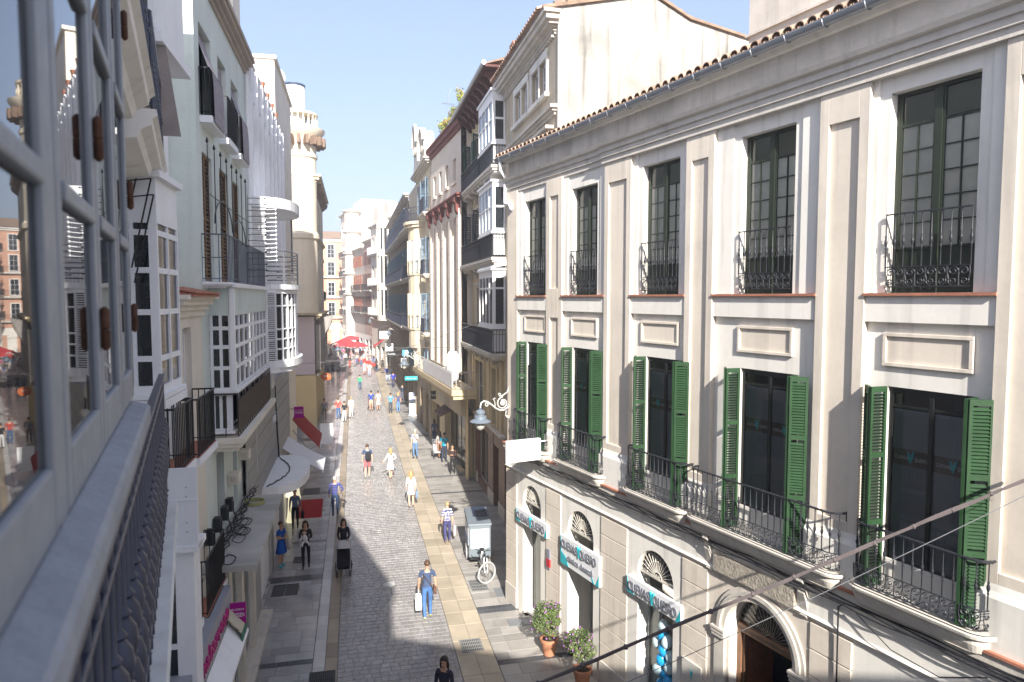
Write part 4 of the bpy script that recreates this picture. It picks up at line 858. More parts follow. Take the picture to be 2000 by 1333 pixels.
b2 = bay(h, 1.34, 1.75, .62, .9, 5.85, WPAINT, 1, [2.6, 4.4], 1, f=.2, base=.2, top=.2)
q = MB(); q.box(1.34, 1.75, -.6, 0, 0, .9); q.build('bay_base', CRM, h)
# ---- narrow cream house
h = lfront('cream_house', 'low cream house with black iron balconies and red coping beside the green house', 12.7)
q = MB(); q.wall(0, 2.1, 0, 9.45, 0, [(.5, 1.15, 6.95, 9.05, .2), (.5, 1.15, 4.2, 6.2, .2)]); q.box(0, 2.1, .2, 6, 0, 9.45, skip='f'); q.build('wall', CRM, h)
win(h, .5, 1.15, 6.95, 9.05, .12, WPAINT, 1, 4); win(h, .5, 1.15, 4.2, 6.2, .12, WPAINT, 1, 3)
cornice(h, 0, 2.1, 9.25, [(.06, .12), (.12, .1), (.2, .1), (.28, .08)], CRM)
q = MB(); q.prism([(-.34, 9.66), (.6, 9.80), (.6, 9.70), (-.34, 9.62)], -.05, 2.15, 'x'); q.build('coping', TERRA, h)
for k in range(9): q = MB(); q.prism([(-.36, 9.67), (.3, 9.79), (.3, 9.82), (-.36, 9.70)], k*.235, k*.235+.21, 'x'); q.build('coping_tile', TERRA, h)
for x0, x1, z in ((-1.9, -.65, 6.95), (-.40, 1.15, 6.88), (-1.4, -.45, 4.15), (-.05, 1.75, 3.95)):
    q = MB(); q.box(x0, x1, -.42, .02, z-.13, z); b_ = q.build('balcony', LW, h); q = MB(); q.box(x0+.02, x1-.02, -.40, 0, z, z+.012); q.build('floor_tiles', TERRA, b_)
    railing(b_, [(x0+.03, 0), (x0+.03, -.38), (x1-.03, -.38), (x1-.03, 0)], z, 1.0, LBLK, .105, .010)
q = MB(); q.box(-3.0, 1.35, -.55, 0, 3.35, 3.95); fs = q.build('fascia', M('steel_fascia', (.30, .31, .35), .45, .05), h)
text('rosanabarroso', .42, M('pink_letters', (.42, .02, .16), .5), fs, T(-.7, -.57, 3.65, FACE), ext=.02, width=3.2)
q = MB(); q.prism([(-.56, 3.35), (-.85, 3.0), (-.85, 2.94), (-.56, 3.25)], -3.0, 1.4, 'x'); q.build('fascia_lip', LW, h)
gshop(h, -2.9, 1.2, 2.9, BLACK, -.1, 3, .1)
# ---- sage green house
h = lfront('green_house', 'pale green house with brown shutters, rush blinds and a white glazed bay', 14.8)
tw = [(.45, 1.65), (2.45, 3.5), (4.2, 5.3)]; mw_ = [(.45, 1.45), (2.3, 3.45), (4.1, 5.1)]
q = MB(); q.wall(0, 6.6, 0, 17.2, 0, [(a, c, 13.35, 15.2, .25) for a, c in tw]+[(a, c, 9.95, 12.6, .2) for a, c in mw_]+[(1.1, 1.95, 4.3, 6.15, .25), (3.1, 3.7, 4.3, 5.75, .25), (4.7, 5.35, 4.35, 5.6, .25)]); q.box(0, 6.6, .25, 8, 0, 17.2, skip='f'); q.poly([(0, 0, 0), (0, .25, 0), (0, .25, 17.2), (0, 0, 17.2)]); q.build('wall', SAGE, h)
cornice(h, 1.3, 6.6, 16.05, [(.06, .1), (.14, .1), (.24, .1), (.3, .1)], M('taupe_stone', (.42, .36, .31), .9, .1), ret=False)
for a, c in ((.0, 2.3), (3.0, 4.4), (5.2, 6.4)): q = MB(); q.box(a, c, .05, .35, 17.2, 18.2); q.build('parapet_block', CRM, h)
SHB = M('brown_shutter', (.20, .115, .055), .6, .15, 4)
for a, c in tw: win(h, a, c, 13.35, 15.2, .18, DGREEN, 2, 1)
for i, (a, c) in enumerate(tw):
    q = MB(); q.box(a-.1, c+.1, -.24, .02, 13.16, 13.30); q.build('balcony_slab', LW, h); railing(h, [(a-.08, 0), (a-.08, -.2), (c+.08, -.2), (c+.08, 0)], 13.3, .95, LBLK, .11)
    if i != 1:
        q = MB(); P = [(.12, 15.15), (.05, 14.9), (-.06, 14.6), (-.16, 14.3), (-.24, 14.2), (-.26, 13.9), (-.27, 13.2)]
        for k, ((ya, za), (yb, zb)) in enumerate(zip(P, P[1:])): q.poly([(a+.03, ya, za), (c-.03, ya, za), (c-.03, yb, zb), (a+.03, yb, zb)])
        q.build('rush_blind', M('rush_blind', (.33, .30, .33), .9, .25, 12, .6, 70), h)
    else: q = MB(); q.box(a+.03, c-.03, .1, .14, 13.6, 15.1); q.build('rush_blind', M('rush_blind', ()), h)
for a, c in mw_:
    for x0, x1 in ((a, (a+c)/2), ((a+c)/2, c)): q = shut(h, x0, 9.95, 12.6, x1-x0, SHB, 1, 0); q.location.y = .08
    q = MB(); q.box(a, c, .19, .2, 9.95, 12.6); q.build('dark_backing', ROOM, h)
slabo(h, .15, 6.3, .52, 9.92, .12, LW, mould=True); railing(h, [(.2, 0), (.2, -.48), (6.2, -.48), (6.2, 0)], 9.92, .97, M('slate_iron', (.10, .11, .14), .45), .16, .009, mid=.5)
q = MB()
for i in range(8): q.tube([(.5+i*.72, -.10, 11.0), (.5+i*.72, -.10, 12.75)], .011, 5); q.lathe([(.001, 0), (.035, .06), (.001, .16)], 6, (.5+i*.72, -.10, 12.75))
for i in range(14): q.tube([(5.9, -.1, 10.2+i*.17), (6.0, -.55, 10.2+i*.17+.02)], .010, 5); q.ball((6.0, -.56, 10.22+i*.17), .028, 6, 4)
q.tube([(.5, -.10, 11.75), (5.9, -.10, 11.75)], .012, 5); q.tube([(2.2+1.1*math.cos(PI*i/10), -.1, 11.2+.6*math.sin(PI*i/10)) for i in range(11)], .014, 5); q.tube([(4.4+1.0*math.cos(PI*i/10), -.1, 11.0+.6*math.sin(PI*i/10)) for i in range(11)], .014, 5); q.build('spiked_screen', IRON, h)
bay(h, .7, 6.2, .5, 7.62, 9.82, WPAINT, 8, [8.1, 8.55, 8.95], 2, f=.06, base=.06, top=.6)
q = MB(); q.box(.69, 6.21, -.51, 0, 9.23, 9.80); q.build('bay_panel', SAGE, h)
q = MB(); q.box(.65, .75, -.52, -.42, 7.6, 9.8); q.build('bay_post', WPAINT, h)
bay(h, .75, 6.1, .42, 6.75, 7.55, WPAINT, 6, [], 2, f=.06, base=.04, top=.05)
q = MB(); q.box(.62, 6.3, -.56, -.545, 6.72, 7.42); q.build('reed_screen', M('dark_reed', (.085, .065, .05), .9, .2, 20, .5, 90), h); railing(h, [(.62, 0), (.62, -.54), (6.3, -.54)], 6.55, 1.0, M('brown_iron', (.06, .05, .045), .5), .3, .012)
slabo(h, .5, 6.5, .68, 6.62, .30, CRM)
for a, c, z0, z1 in ((1.1, 1.95, 4.3, 6.15), (3.1, 3.7, 4.3, 5.75), (4.7, 5.35, 4.35, 5.6)): win(h, a, c, z0, z1, .15, M('grille_brown', (.10, .085, .075), .6), 4, 3, .04)
for x, z in ((2.3, 5.15), (3.95, 5.35)):
    q = MB(); q.box(x, x+.36, -.26, 0, z, z+.26); ac = q.build('meter_box', CRM, h, bevel=.02); q = MB(); q.box(x-.01, x, -.2, -.06, z+.05, z+.2); q.build('meter_grille', STONE, ac)
q = MB(); q.tube([(6.45, -.08, 16), (6.45, -.08, 4.4)], .05, 8); q.build('downpipe', LW, h, smooth=40)
CONC = M('canopy_concrete', (.48, .47, .44), .9, .15, 1.5, .3, 20, dirt=.3)
q = MB(); q.box(-.65, 4.4, -1.02, 0, 4.16, 4.28); q.build('canopy', CONC, h)
for i in range(9):
    x0 = -.62+i*.0; yy = -.05-.1*i
q = MB(); q.prism([(-.05, 4.05), (-.8, 3.2), (-.82, 3.22), (-.07, 4.1)], -1.3, -.68, 'x'); q.build('striped_awning', M('awning_cream', (.50, .46, .36), .9), h)
for k in range(6): q = MB(); q.prism([(-.05-.13*k, 4.062-.147*k), (-.11-.13*k, 3.995-.147*k), (-.12-.13*k, 4.003-.147*k), (-.06-.13*k, 4.072-.147*k)], -1.32, -.66, 'x'); q.build('awning_stripe', M('awning_brown', (.27, .22, .15), .9), h)
q = MB(); q.prism([(-.80, 3.2), (-.81, 3.02), (-.83, 3.02), (-.82, 3.22)], -1.3, -.68, 'x'); q.build('awning_valance', M('awning_green', (.05, .16, .11), .8), h)
for x in (-.7, .8, 2.4, 4.3): q = MB(); q.box(x, x+.35, -.25, 0, 0, 4.14); q.build('shop_pier', STONE, h)
gshop(h, -.35, .8, 3.9, M('aluminium', ()), -.12, 1, .3); gshop(h, 1.15, 2.4, 3.9, M('aluminium', ()), -.12, 1, .3); gshop(h, 2.75, 4.3, 3.9, M('aluminium', ()), -.12, 2, .3)
q = MB(); q.box(-2, 6.6, -.45, 0, 0, .12); q.build('step', STONE, h)
# ---- white building with fins and a rounded bay
h = lfront('white_finned_building', 'white building with vertical fins, stepped parapets and a rounded glazed bay', 21.4)
fw = [(1.0+i*1.45, 1.6+i*1.45) for i in range(6)]
q = MB(); q.wall(0, 10.3, 0, 15.6, 0, [(a, c, z0, z1, .2) for a, c in fw for z0, z1 in ((14.2, 15.2), (10.6, 12.6)) if not (z0 < 12 and a < 3)]); q.box(0, 10.3, .2, 8, 0, 15.6, skip='f'); q.build('wall', LW, h)
for a, c in fw:
    for z0, z1 in ((14.2, 15.2), (10.6, 12.6)):
        if not (z0 < 12 and a < 3): win(h, a, c, z0, z1, .12, LW, 1, 1)
for i in range(8):
    q = MB(); x = .2+i*1.35; q.box(x, x+.25, -.16, 0, 9.9 if i > 2 else 12.6, 16.5-.0*i); q.build('fin', LW, h)
    q = MB(); q.box(x+.25, x+1.35, -.08, .2, 15.6, 16.6); q.box(x+.25, x+1.35, -.12, .24, 16.6, 16.66); q.build('parapet', LW, h)
    if i in (2, 3, 4, 5): q = MB(); q.lathe([(.10, 0), (.15, .26)], 8, (x+.8, 0, 16.67)); q.build('roof_pot', TERRA, h)
def bow(x0, x1, d, n=14): return [(x0+(x1-x0)*(1-math.cos(PI*i/n))/2, -d*math.sin(PI*i/n)**.6) for i in range(n+1)]
ar = bow(-.1, 3.6, 1.15)
q = MB()
for z0, z1, o in ((7.35, 7.5, .10), (7.5, 7.72, .18), (9.72, 9.85, .05), (9.85, 10.0, .14)): q.prism([(x, y-o if y < -.01 else y) for x, y in ar], z0, z1, 'z')
for i in range(1, 14):
    x, y = ar[i]; q.tube([(x, y, 7.7), (x, y, 9.75)], .035, 4)
for zz in (8.05, 8.35, 8.65, 9.35): q.tube([(x, y, zz) for x, y in ar], .028, 4)
bw = q.build('rounded_bay', WPAINT, h); q = MB(); q.prism([(x, y-.16 if y < -.01 else y) for x, y in ar], 12.25, 12.55, 'z'); q.build('bay_canopy', WPAINT, h)
q = MB()
for (xa, ya), (xb, yb) in zip(ar, ar[1:]): q.poly([(xa, ya*.97, 7.7), (xb, yb*.97, 7.7), (xb, yb*.97, 9.75), (xa, ya*.97, 9.75)])
q.build('pane', GLASSD, bw)
q = MB(); q.poly([(-.02, 0, 7.7), (.25, -.8, 7.7), (.25, -.8, 9.8), (-.02, 0, 9.8)])
for k in range(34): q.box(-.06, .0, -.75, -.05, 7.75+k*.06, 7.78+k*.06)
q.build('side_louvres', WPAINT, bw)
q = MB()
for k in range(6): q.tube([(x, y-.08, 10.2+k*.16) for x, y in ar[2:]], .022, 5)
for i in (3, 7, 11): q.tube([(ar[i][0], ar[i][1]-.08, 10), (ar[i][0], ar[i][1]-.08, 12.3 if i == 11 else 11.02)], .03, 6)
q.build('bay_rail', M('steel_rail', (.22, .22, .24), .4, metal=.5), bw)
q = MB()
for k in range(16): q.tube([(-.15, -.12, 10.4+k*.125), (-.02, -.75, 10.45+k*.125)], .012, 5); q.lathe([(.001, 0), (.035, .05), (.001, .1)], 5, (-.02, -.78, 10.4+k*.125))
q.build('spike_guard', WPAINT, bw)
for k in range(40): pass
q = MB()
for k in range(44): q.box(-.05, .0, -.5, -.02, 10.05+k*.055, 10.075+k*.055)
q.build('louvre_screen', WPAINT, h)
LGREY = M('grey_cladding', (.36, .36, .35), .7, .08, 1.5)
q = MB(); q.wall(-2.2, 10.3, 0, 6.6, -.10, [(.2, 3.0, 0, 2.9, .5), (3.6, 6.4, 0, 2.9, .5), (7, 9.8, 0, 2.9, .5)]); q.build('shop_wall', LGREY, h)
for k in range(5): q = MB(); q.box(-2.2, 10.3, -.125, -.10, 3.6+k*.6, 4.17+k*.6); q.build('cladding_panel', LGREY, h)
for a in (.2, 3.6, 7): gshop(h, a, a+2.8, 2.9, M('aluminium', ()), .2, 2, .1)
cv = bow(.8, 5.4, 1.35); q = MB(); q.prism(cv, 3.45, 3.58, 'z'); q.prism([(x, y-.05 if y < -.01 else y) for x, y in cv], 3.40, 3.66, 'z'); q.build('curved_canopy', LW, h)
text('noi', .5, LW, h, T(4.2, -.15, 5.3, FACE), ext=.03)
q = MB(); q.box(1.4, 1.95, -.42, -.1, 6.7, 7.2)
for k in range(5): q.box(1.38, 1.4, -.38, -.14, 6.76+k*.085, 6.80+k*.085)
q.build('air_conditioner', LW, h)
# ---- white slab block behind, and the corner house with the round turret
h = front('blank_walled_block', 'blank cream side wall rising above the white finned building', -3.35, 33, 13, True)
q = MB(); q.box(0, 8, .0, 7, 0, 20.3); q.box(-.1, 8.1, -.1, 7.1, 20.3, 20.45); q.build('wall', CRM, h)
h = front('turret_house', 'white corner house with a round balustraded turret and yellow lower wall', -2.75, 52.3, 13, True)
IV = M('ivory_front', (.66, .59, .47), .9, .06, 1, .2, 20, streak=.08); YW = M('yellow_lower_wall', (.56, .44, .24), .9, .06, .8); MV = M('mauve_wall', (.50, .42, .42), .9, .05, .8)
q = MB(); q.box(0, 14, 0, 10, 8.3, 18.2); q.build('wall', IV, h); q = MB(); q.box(.15, 14, .15, 10, 3.9, 8.2); q.build('mid_wall', MV, h); q = MB(); q.box(.1, 14, .1, 10, 0, 3.85); q.build('lower_wall', YW, h)
cornice(h, 0, 14, 8.0, [(.1, .12), (.25, .14), (.4, .15)], OCH); cornice(h, 0, 14, 3.8, [(.12, .15)], STONE, 'string_course'); cornice(h, 0, 14, 14.1, [(.1, .1), (.2, .15)], IV, 'string_course'); cornice(h, 0, 14, 18, [(.2, .15), (.4, .2), (.55, .15)], IV)
q = MB(); q.box(-.02, .1, .08, .1, 0, .9); q.build('plinth', STONE, h)
for z0, z1 in ((9.4, 11.2), (12.0, 13.6), (15.3, 17.2)):
    q = MB(); q.box(-.012, .02, .35, .62, z0, z1); q.build('side_window', GLASSD, h); q = MB(); q.box(-.06, 0, .25, .72, z0-.45, z0-.1); q.build('window_grille', IRON, h)
    for k in range(4): win(h, 1.2+k*3, 2.2+k*3, z0, z1, -.03, IV, 2, 2)
q = MB(); q.box(-.6, 1.6, 1.7, 5, 9, 20.3); q.box(-.75, 1.7, 1.55, 5.1, 18.1, 18.35); q.box(-.9, 1.8, 1.4, 5.2, 18.35, 18.55); q.build('stair_block', IV, h)
for z0, z1 in ((15.4, 16.6), (11.4, 13)): q = MB(); q.box(-.63, -.6, 2.4, 2.95, z0, z1); q.build('window', GLASSD, h)
q = MB(); q.box(-.7, 1.6, 1.6, 1.85, 20.9, 21.1); q.box(-.7, -.45, 1.6, 5, 20.9, 21.1)
for k in range(12): q.lathe([(.05, 0), (.09, .2), (.05, .4), (.06, .6)], 6, (-.58, 1.75+k*.28, 20.3))
q.build('terrace_balustrade', IV, h)
cx, cy = .2, .95
q = MB(); q.lathe([(1.15, 8.5), (1.15, 13.8), (1.3, 13.9), (1.3, 14.2), (1.15, 14.3), (1.15, 19.6), (1.25, 19.7), (1.25, 19.9), (1.15, 20), (1.2, 20.8), (1.5, 21.2), (1.75, 21.5), (1.8, 21.7), (.9, 21.8)], 22, (cx, cy, 0)); q.build('turret', IV, h, smooth=35)
for k in range(10):
    a = -2.2+k*.33; q = MB(); q.obox(T(cx+1.5*math.sin(a), cy-1.5*math.cos(a), 20.8, rz=a), .2, .7, .6); q.build('eaves_bracket', M('brown_bracket', (.22, .15, .11), .8), h)
q = MB(); q.lathe([(1.3, 21.8), (1.3, 21.95)], 20, (cx, cy, 0)); q.lathe([(1.32, 22.7), (1.32, 22.85)], 20, (cx, cy, 0))
for k in range(20): a = 2*PI*k/20; q.lathe([(.05, 0), (.10, .25), (.05, .5), (.06, .75)], 6, (cx+1.22*math.cos(a), cy+1.22*math.sin(a), 21.95))
q.build('balustrade', IV, h, smooth=40)
q = MB(); q.lathe([(.75, 21.8), (.75, 24.7)], 18, (cx-.1, cy+.3, 0)); q.build('lantern_drum', LW, h, smooth=35); q = MB(); q.lathe([(.78, 24.7), (.79, 24.85), (.6, 24.9)], 18, (cx-.1, cy+.3, 0)); q.build('drum_cap', M('navy_cap', (.03, .05, .09), .5), h, smooth=35)
q = MB(); q.box(1.4, 14, .6, 8, 18.5, 19.4); q.build('roof_parapet', IV, h)
for k in range(9): q = MB(); q.prism([(0, 18.1), (-.5, 18.1), (-.45, 17.8), (-.1, 17.5), (0, 17.4)], 1.5+k*1.45, 1.8+k*1.45, 'x'); q.build('eaves_bracket', M('brown_bracket', ()), h)
q = MB()
for k in range(4): q.prism([(0, 8.2), (-.9, 8.0), (-.7, 7.2), (-.3, 6.4), (0, 5.8)], 3+k*3, 3.4+k*3, 'x')
q.build('side_corbel', M('grey_corbel', (.30, .28, .26), .9), h)
q = MB(); q.box(0.6, 14, -.25, .1, 4.2, 7.6); q.build('shop_signs_wall', M('grey_corbel', ()), h)
h = plain('plain_ivory_house', 'plain ivory house along the left side far down the street', -3.7, 66.6, 14.6, 48, 15, IV, [(6, 8.2), (9.6, 11.8), (13.2, 15.2)], 3.2, 1.2, balz=(5.8, 9.4), left=True)

# ================================================================ street things
R1M = R1.matrix_basis
def on(parent_matrix, o, m): o.matrix_basis = parent_matrix @ m; return o
def wthing(name, label, cat, w, v, rz=0, z=0, group=None): x, y = W(w, v); return thing(name, label, cat, (x, y, z), TH+rz, group)
# ---- dental-clinic signs on the cream house
SIGNW = M('sign_white', (.78, .79, .80), .45, .02, 2); SGREY = M('sign_letter_grey', (.22, .23, .26), .4, .03); SGREYD = M('sign_letter_side', (.12, .12, .14), .5)
for i, (x0, x1, z0, z1, lab) in enumerate([(-.18, 1.70, 2.85, 3.25, 'slim white sign with raised grey letters over the leftmost arched window'), (2.48, 4.33, 2.47, 3.24, 'tall white sign with two lines of grey letters over the clinic door'), (5.48, 7.33, 2.86, 3.24, 'slim white sign with raised grey letters above the balloon window')]):
    s = thing('shop_sign', lab, 'sign', group='clinic signs on the cream house'); on(R1M, s, T(0, 0, 0))
    q = MB(); q.box(x0, x1, -.20, -.11, z0, z1); q.build('board', SIGNW, s, bevel=.006)
    zt = z1-.2; wd = x1-x0
    text('CUEVAS', .30, SGREY, s, T(x0+wd*.26, -.225, zt, FACE), ext=.012, width=wd*.42, bold=.002); text('QUEIPO', .30, SGREY, s, T(x0+wd*.745, -.225, zt, FACE), ext=.012, width=wd*.42, bold=.002)
    cx = x0+wd*.505; q = MB(); q.prism([(cx-.065, zt+.14), (cx-.02, zt+.11), (cx, zt+.03), (cx+.03, zt+.10), (cx+.07, zt+.15), (cx+.06, zt+.02), (cx+.005, zt-.15), (cx-.045, zt-.0)], -.24, -.2); q.build('teal_leaf', TEAL, s)
    q = MB(); q.prism([(x0, z1), (x0+.05, z0+.12), (x0+(.35 if i == 1 else .28), z0), (x0, z0)], -.206, -.199); q.prism([(x1, z0), (x1-.16, z0), (x1, z0+.3)], -.206, -.199)
    if i == 1: q.prism([(x1-.42, z0+.28), (x1-.30, z0+.02), (x1-.2, z0)], -.206, -.199); q.prism([(x0, z0), (x0+.42, z0), (x0+.25, z0+.24), (x0, z0+.34)], -.2075, -.2)
    q.build('teal_corner', TEAL, s)
    if i == 1: text('clinica dental', .22, SGREY, s, T(x0+wd*.52, -.215, z0+.24, FACE), ext=.01, width=wd*.66, bold=.003)
s = thing('hanging_sign', 'blank-looking white box sign with a small pale blue leaf beside the balcony', 'sign'); on(R1M, s, T(1.62, 0, 0))
q = MB(); q.box(-.06, .06, -1.42, -.38, 5.12, 5.72); q.build('box', M('white_sign_plastic', (.86, .88, .90), .4), s, bevel=.01)  # casing in plain white plastic, its own colour, no emission
for z in (5.25, 5.62): q = MB(); q.tube([(0, -.38, z), (0, 0, z)], .018, 6); q.build('bracket', WPAINT, s)
q = MB(); q.prism([(-.90, 5.52), (-.86, 5.50), (-.83, 5.42), (-.79, 5.50), (-.74, 5.53), (-.78, 5.42), (-.83, 5.30), (-.87, 5.40)], .061, .064, 'x'); q.build('leaf', M('pale_blue_leaf', (.45, .72, .80), .5), s)
# ---- wall lanterns
CASTW = M('grey_white_cast_iron', (.50, .51, .48), .55, .15, 8); LZ = M('lantern_zinc', (.20, .24, .29), .4, .1, 4, metal=.3)
def lantern(lab, mw, sc=1.0):
    L_ = thing('wall_lantern', lab, 'street lamp', group='wall lanterns along the street'); L_.matrix_basis = mw
    q = MB(); S = sc
    sp = lambda cy, cz, r0, r1, a0, tn, n=18: [(0, cy+(r0+(r1-r0)*i/n)*math.cos(a0+tn*2*PI*i/n), cz+(r0+(r1-r0)*i/n)*math.sin(a0+tn*2*PI*i/n)) for i in range(n+1)]
    q.tube([(0, -1.0, .22), (0, -1.0, .30), (0, -.97, .40), (0, -.88, .45), (0, -.76, .42), (0, -.62, .32), (0, -.48, .20), (0, -.34, .13), (0, -.2, .12), (0, -.06, .2), (0, 0, .34)], .026, 6)
    q.tube(sp(-.24, .34, .20, .10, PI*.5, 1.1), .022, 6); q.ball((0, -.24, .34), .09, 8, 6, sx=.5); q.tube(sp(-.78, .33, .08, .02, 0, 1.3), .016, 5)
    q.tube([(0, -.30, .55), (0, -.18, .62), (0, -.08, .68), (0, -.02, .85)], .02, 5); q.tube(sp(-.36, .62, .06, .015, -PI*.5, 1.1, 10), .013, 5); q.tube([(0, -.12, .1), (0, -.14, -.05), (0, -.05, -.15)], .018, 5); q.ball((0, -.08, -.1), .045, 6, 5)
    q.tube([(0, -.5, .26), (0, -.52, .42), (0, -.58, .5)], .014, 5); q.ball((0, -.52, .50), .03, 6, 4); q.tube([(0, 0, -.2), (0, 0, .85)], .02, 6)
    q.build('bracket', CASTW, L_, smooth=50)
    q = MB(); q.lathe([(.03, .24), (.05, .22), (.03, .18), (.10, .16), (.15, .12), (.15, .06), (.12, .05), (.12, .0), (.19, -.02), (.20, -.12), (.33, -.19), (.33, -.205), (.16, -.205)], 16, (0, -1.0, .02)); q.build('hood', LZ, L_, smooth=40)
    q = MB(); q.lathe([(.17, -.20), (.165, -.28), (.13, -.38), (.07, -.45), (.02, -.47)], 14, (0, -1.0, .02)); q.build('globe', M('lamp_glass', (.55, .54, .48), .15, .1, 4, spec=.6), L_, smooth=50)
    return L_
lantern('grey wall lantern on a scrolled white bracket at the near corner of the cream house', R1M @ T(-.98, -.03, 5.98))
lantern('wall lantern on a scrolled bracket above the shop terrace', bpy.data.objects['arcaded_building'].matrix_basis @ T(-6.6, -1.2, 5.6))
lantern('wall lantern on the brownish blue-shuttered house', bpy.data.objects['blue_shutter_house'].matrix_basis @ T(-12, -.1, 6.0))
lantern('wall lantern on the ivory domed house further down', bpy.data.objects['domed_house'].matrix_basis @ T(-10, -.1, 6.4))
lantern('dark wall lantern on the left beside the turret house', bpy.data.objects['turret_house'].matrix_basis @ T(9, -.3, 5.2))
# ---- potted flowering shrubs
LEAFM = [M('leaf_green_a', (.10, .145, .045), .55, .3, 9), M('leaf_green_b', (.17, .21, .08), .55, .3, 9), M('leaf_dark', (.05, .08, .028), .6, .3, 9)]; FLW = M('purple_flower', (.42, .16, .50), .6, .2, 9)
def shrub(p, c, rad, nleaf, seed, flowers=120, mats=LEAFM, fm=FLW, size=.032, sz=1.0):
    r = random.Random(seed); q = MB(); f = MB()
    lobes = [(r.uniform(-.5, .5), r.uniform(-.5, .5), r.uniform(-.5, .55), r.uniform(.26, .5)) for _ in range(16)]
    def pt():
        a, b_, c_, s = r.choice(lobes); u = Vector((r.gauss(0, 1), r.gauss(0, 1), r.gauss(0, 1))).normalized()*s*r.uniform(.55, 1)**.5
        return Vector((a+u.x, b_+u.y, (c_+u.z)*sz)), u
    for i in range(nleaf):
        P, u = pt(); P = Vector(c)+P*rad; n = (u.normalized()+Vector((r.uniform(-.7, .7), r.uniform(-.7, .7), r.uniform(-.2, .9)))).normalized(); t = n.orthogonal().normalized(); t.rotate(__import__('mathutils').Quaternion(n, r.uniform(0, 6.28))); b_ = n.cross(t); s = size*r.uniform(.7, 1.4)
        q.cur = 0 if r.random() < .5 else (1 if r.random() < .6 else 2)
        q.add([P-t*s, P+b_*s*.45+n*s*.15, P+t*s, P-b_*s*.45+n*s*.15], [(0, 1, 2, 3)])
    fo = q.build('foliage', mats, p); fo['kind'] = 'stuff'
    for i in range(flowers):
        P, u = pt(); P = Vector(c)+P*rad*1.06; s = size*.75
        for k in range(2):
            n = Vector((r.gauss(0, 1), r.gauss(0, 1), r.gauss(0, 1))).normalized(); t = n.orthogonal().normalized(); b_ = n.cross(t); f.add([P+t*s, P+b_*s, P-t*s, P-b_*s], [(0, 1, 2, 3)])
    if flowers: fo2 = f.build('flowers', fm, p); fo2['kind'] = 'stuff'
    return fo
POT = M('terracotta_pot', (.50, .23, .13), .8, .15, 5, .2, 40)
for i, ((x, y), lab, s) in enumerate([((1.0, 17.85), 'purple-flowering shrub in a terracotta pot, the one nearer the corner', 1.0), ((1.74, 16.35), 'purple-flowering shrub in a terracotta pot cut off by the bottom edge', .92)]):
    p = thing('potted_shrub', lab, 'potted plant', (x, y, 0), group='potted shrubs by the clinic door')
    q = MB(); q.lathe([(.15, 0), (.16, .02), (.21, .36), (.245, .37), (.25, .45), (.225, .46), (.20, .40)], 20); q.build('pot', POT, p, smooth=35)
    q = MB(); q.lathe([(.2, .40), (.01, .405)], 14); q.build('soil', M('soil', (.05, .035, .025), .95), p)
    q = MB(); q.tube([(0, 0, .38), (.01, .01, .55), (-.02, .02, .75)], .02, 6)
    for k in range(6): a = k*1.05; q.tube([(-.02, .02, .66), (.14*math.cos(a), .14*math.sin(a), .82), (.25*math.cos(a), .25*math.sin(a), 1.05)], [.012, .008, .004], 5)
    q.build('stem', M('bark', (.12, .08, .05), .9), p); shrub(p, (-.03, 0, 1.02), .50*s, 3600, 5+i, 170)
# ---- delivery tricycle
t = wthing('cargo_tricycle', 'white and grey delivery tricycle with a tall cargo box and a front wheel', 'tricycle', 4.27, 23.6, R(-4))
BXW = M('trike_white', (.75, .77, .78), .35, .03, 2); BXG = M('trike_grey', (.16, .19, .215), .5, .05, 2)
q = MB(); P = [(-.40, .30), (.40, .30), (.40, 1.40), (.36, 1.47), (-.36, 1.47), (-.40, 1.40)]; q.prism(P, .02, 1.55); q.build('cargo_box', BXG, t, bevel=.03)
q = MB(); q.box(-.33, .33, -.006, .03, .62, 1.36); q.build('box_door', BXW, t, bevel=.01); q = MB(); q.box(-.412, -.39, .12, 1.45, .72, 1.36); q.build('side_panel', BXW, t)
q = MB(); q.box(-.418, -.412, .16, 1.41, .74, .90); q.build('side_stripe', M('side_print_blue', (.08, .22, .50), .5), t); q = MB(); q.box(-.418, -.412, .9, 1.15, 1.08, 1.13); q.box(-.418, -.412, .55, .85, 1.18, 1.22); q.build('side_print', M('side_print_grey', (.3, .32, .36), .5), t)
q = MB(); q.prism([(-.02, 1.44), (.0, 1.52), (.75, 1.60), (1.55, 1.66), (1.6, 1.60), (1.6, 1.46)], -.43, .43, 'x'); q.build('roof', BXG, t, bevel=.03); q = MB(); q.prism([(.62, 1.602), (1.5, 1.682), (1.5, 1.672), (.62, 1.590)], -.18, .34, 'x'); q.build('solar_panel', M('navy_panel', (.03, .045, .08), .25), t); q = MB(); q.prism([(-.012, 1.34), (.0, 1.44), (.03, 1.44), (.03, 1.34)], -.33, .33, 'x'); q.build('visor', BXG, t)
def wheel(p, m, r=.33, wd=.022):
    q = MB(); q.tube([(r*math.cos(2*PI*i/24), 0, r*math.sin(2*PI*i/24)) for i in range(24)], wd, 7, True); ty = q.build('wheel', M('pale_tyre', (.42, .42, .42), .7), p, smooth=50, mw=m)
    q = MB(); q.tube([((r-.03)*math.cos(2*PI*i/24), 0, (r-.03)*math.sin(2*PI*i/24)) for i in range(24)], .012, 5, True); q.lathe([(.06, -.03), (.06, .03)], 10) if False else q.ball((0, 0, 0), .06, 8, 6)
    for i in range(14): a = 2*PI*i/14; q.tube([(0, (.02 if i % 2 else -.02), 0), ((r-.03)*math.cos(a), 0, (r-.03)*math.sin(a))], .003, 3)
    q.build('rim', M('alloy', (.5, .5, .52), .35, metal=.7), ty); return ty
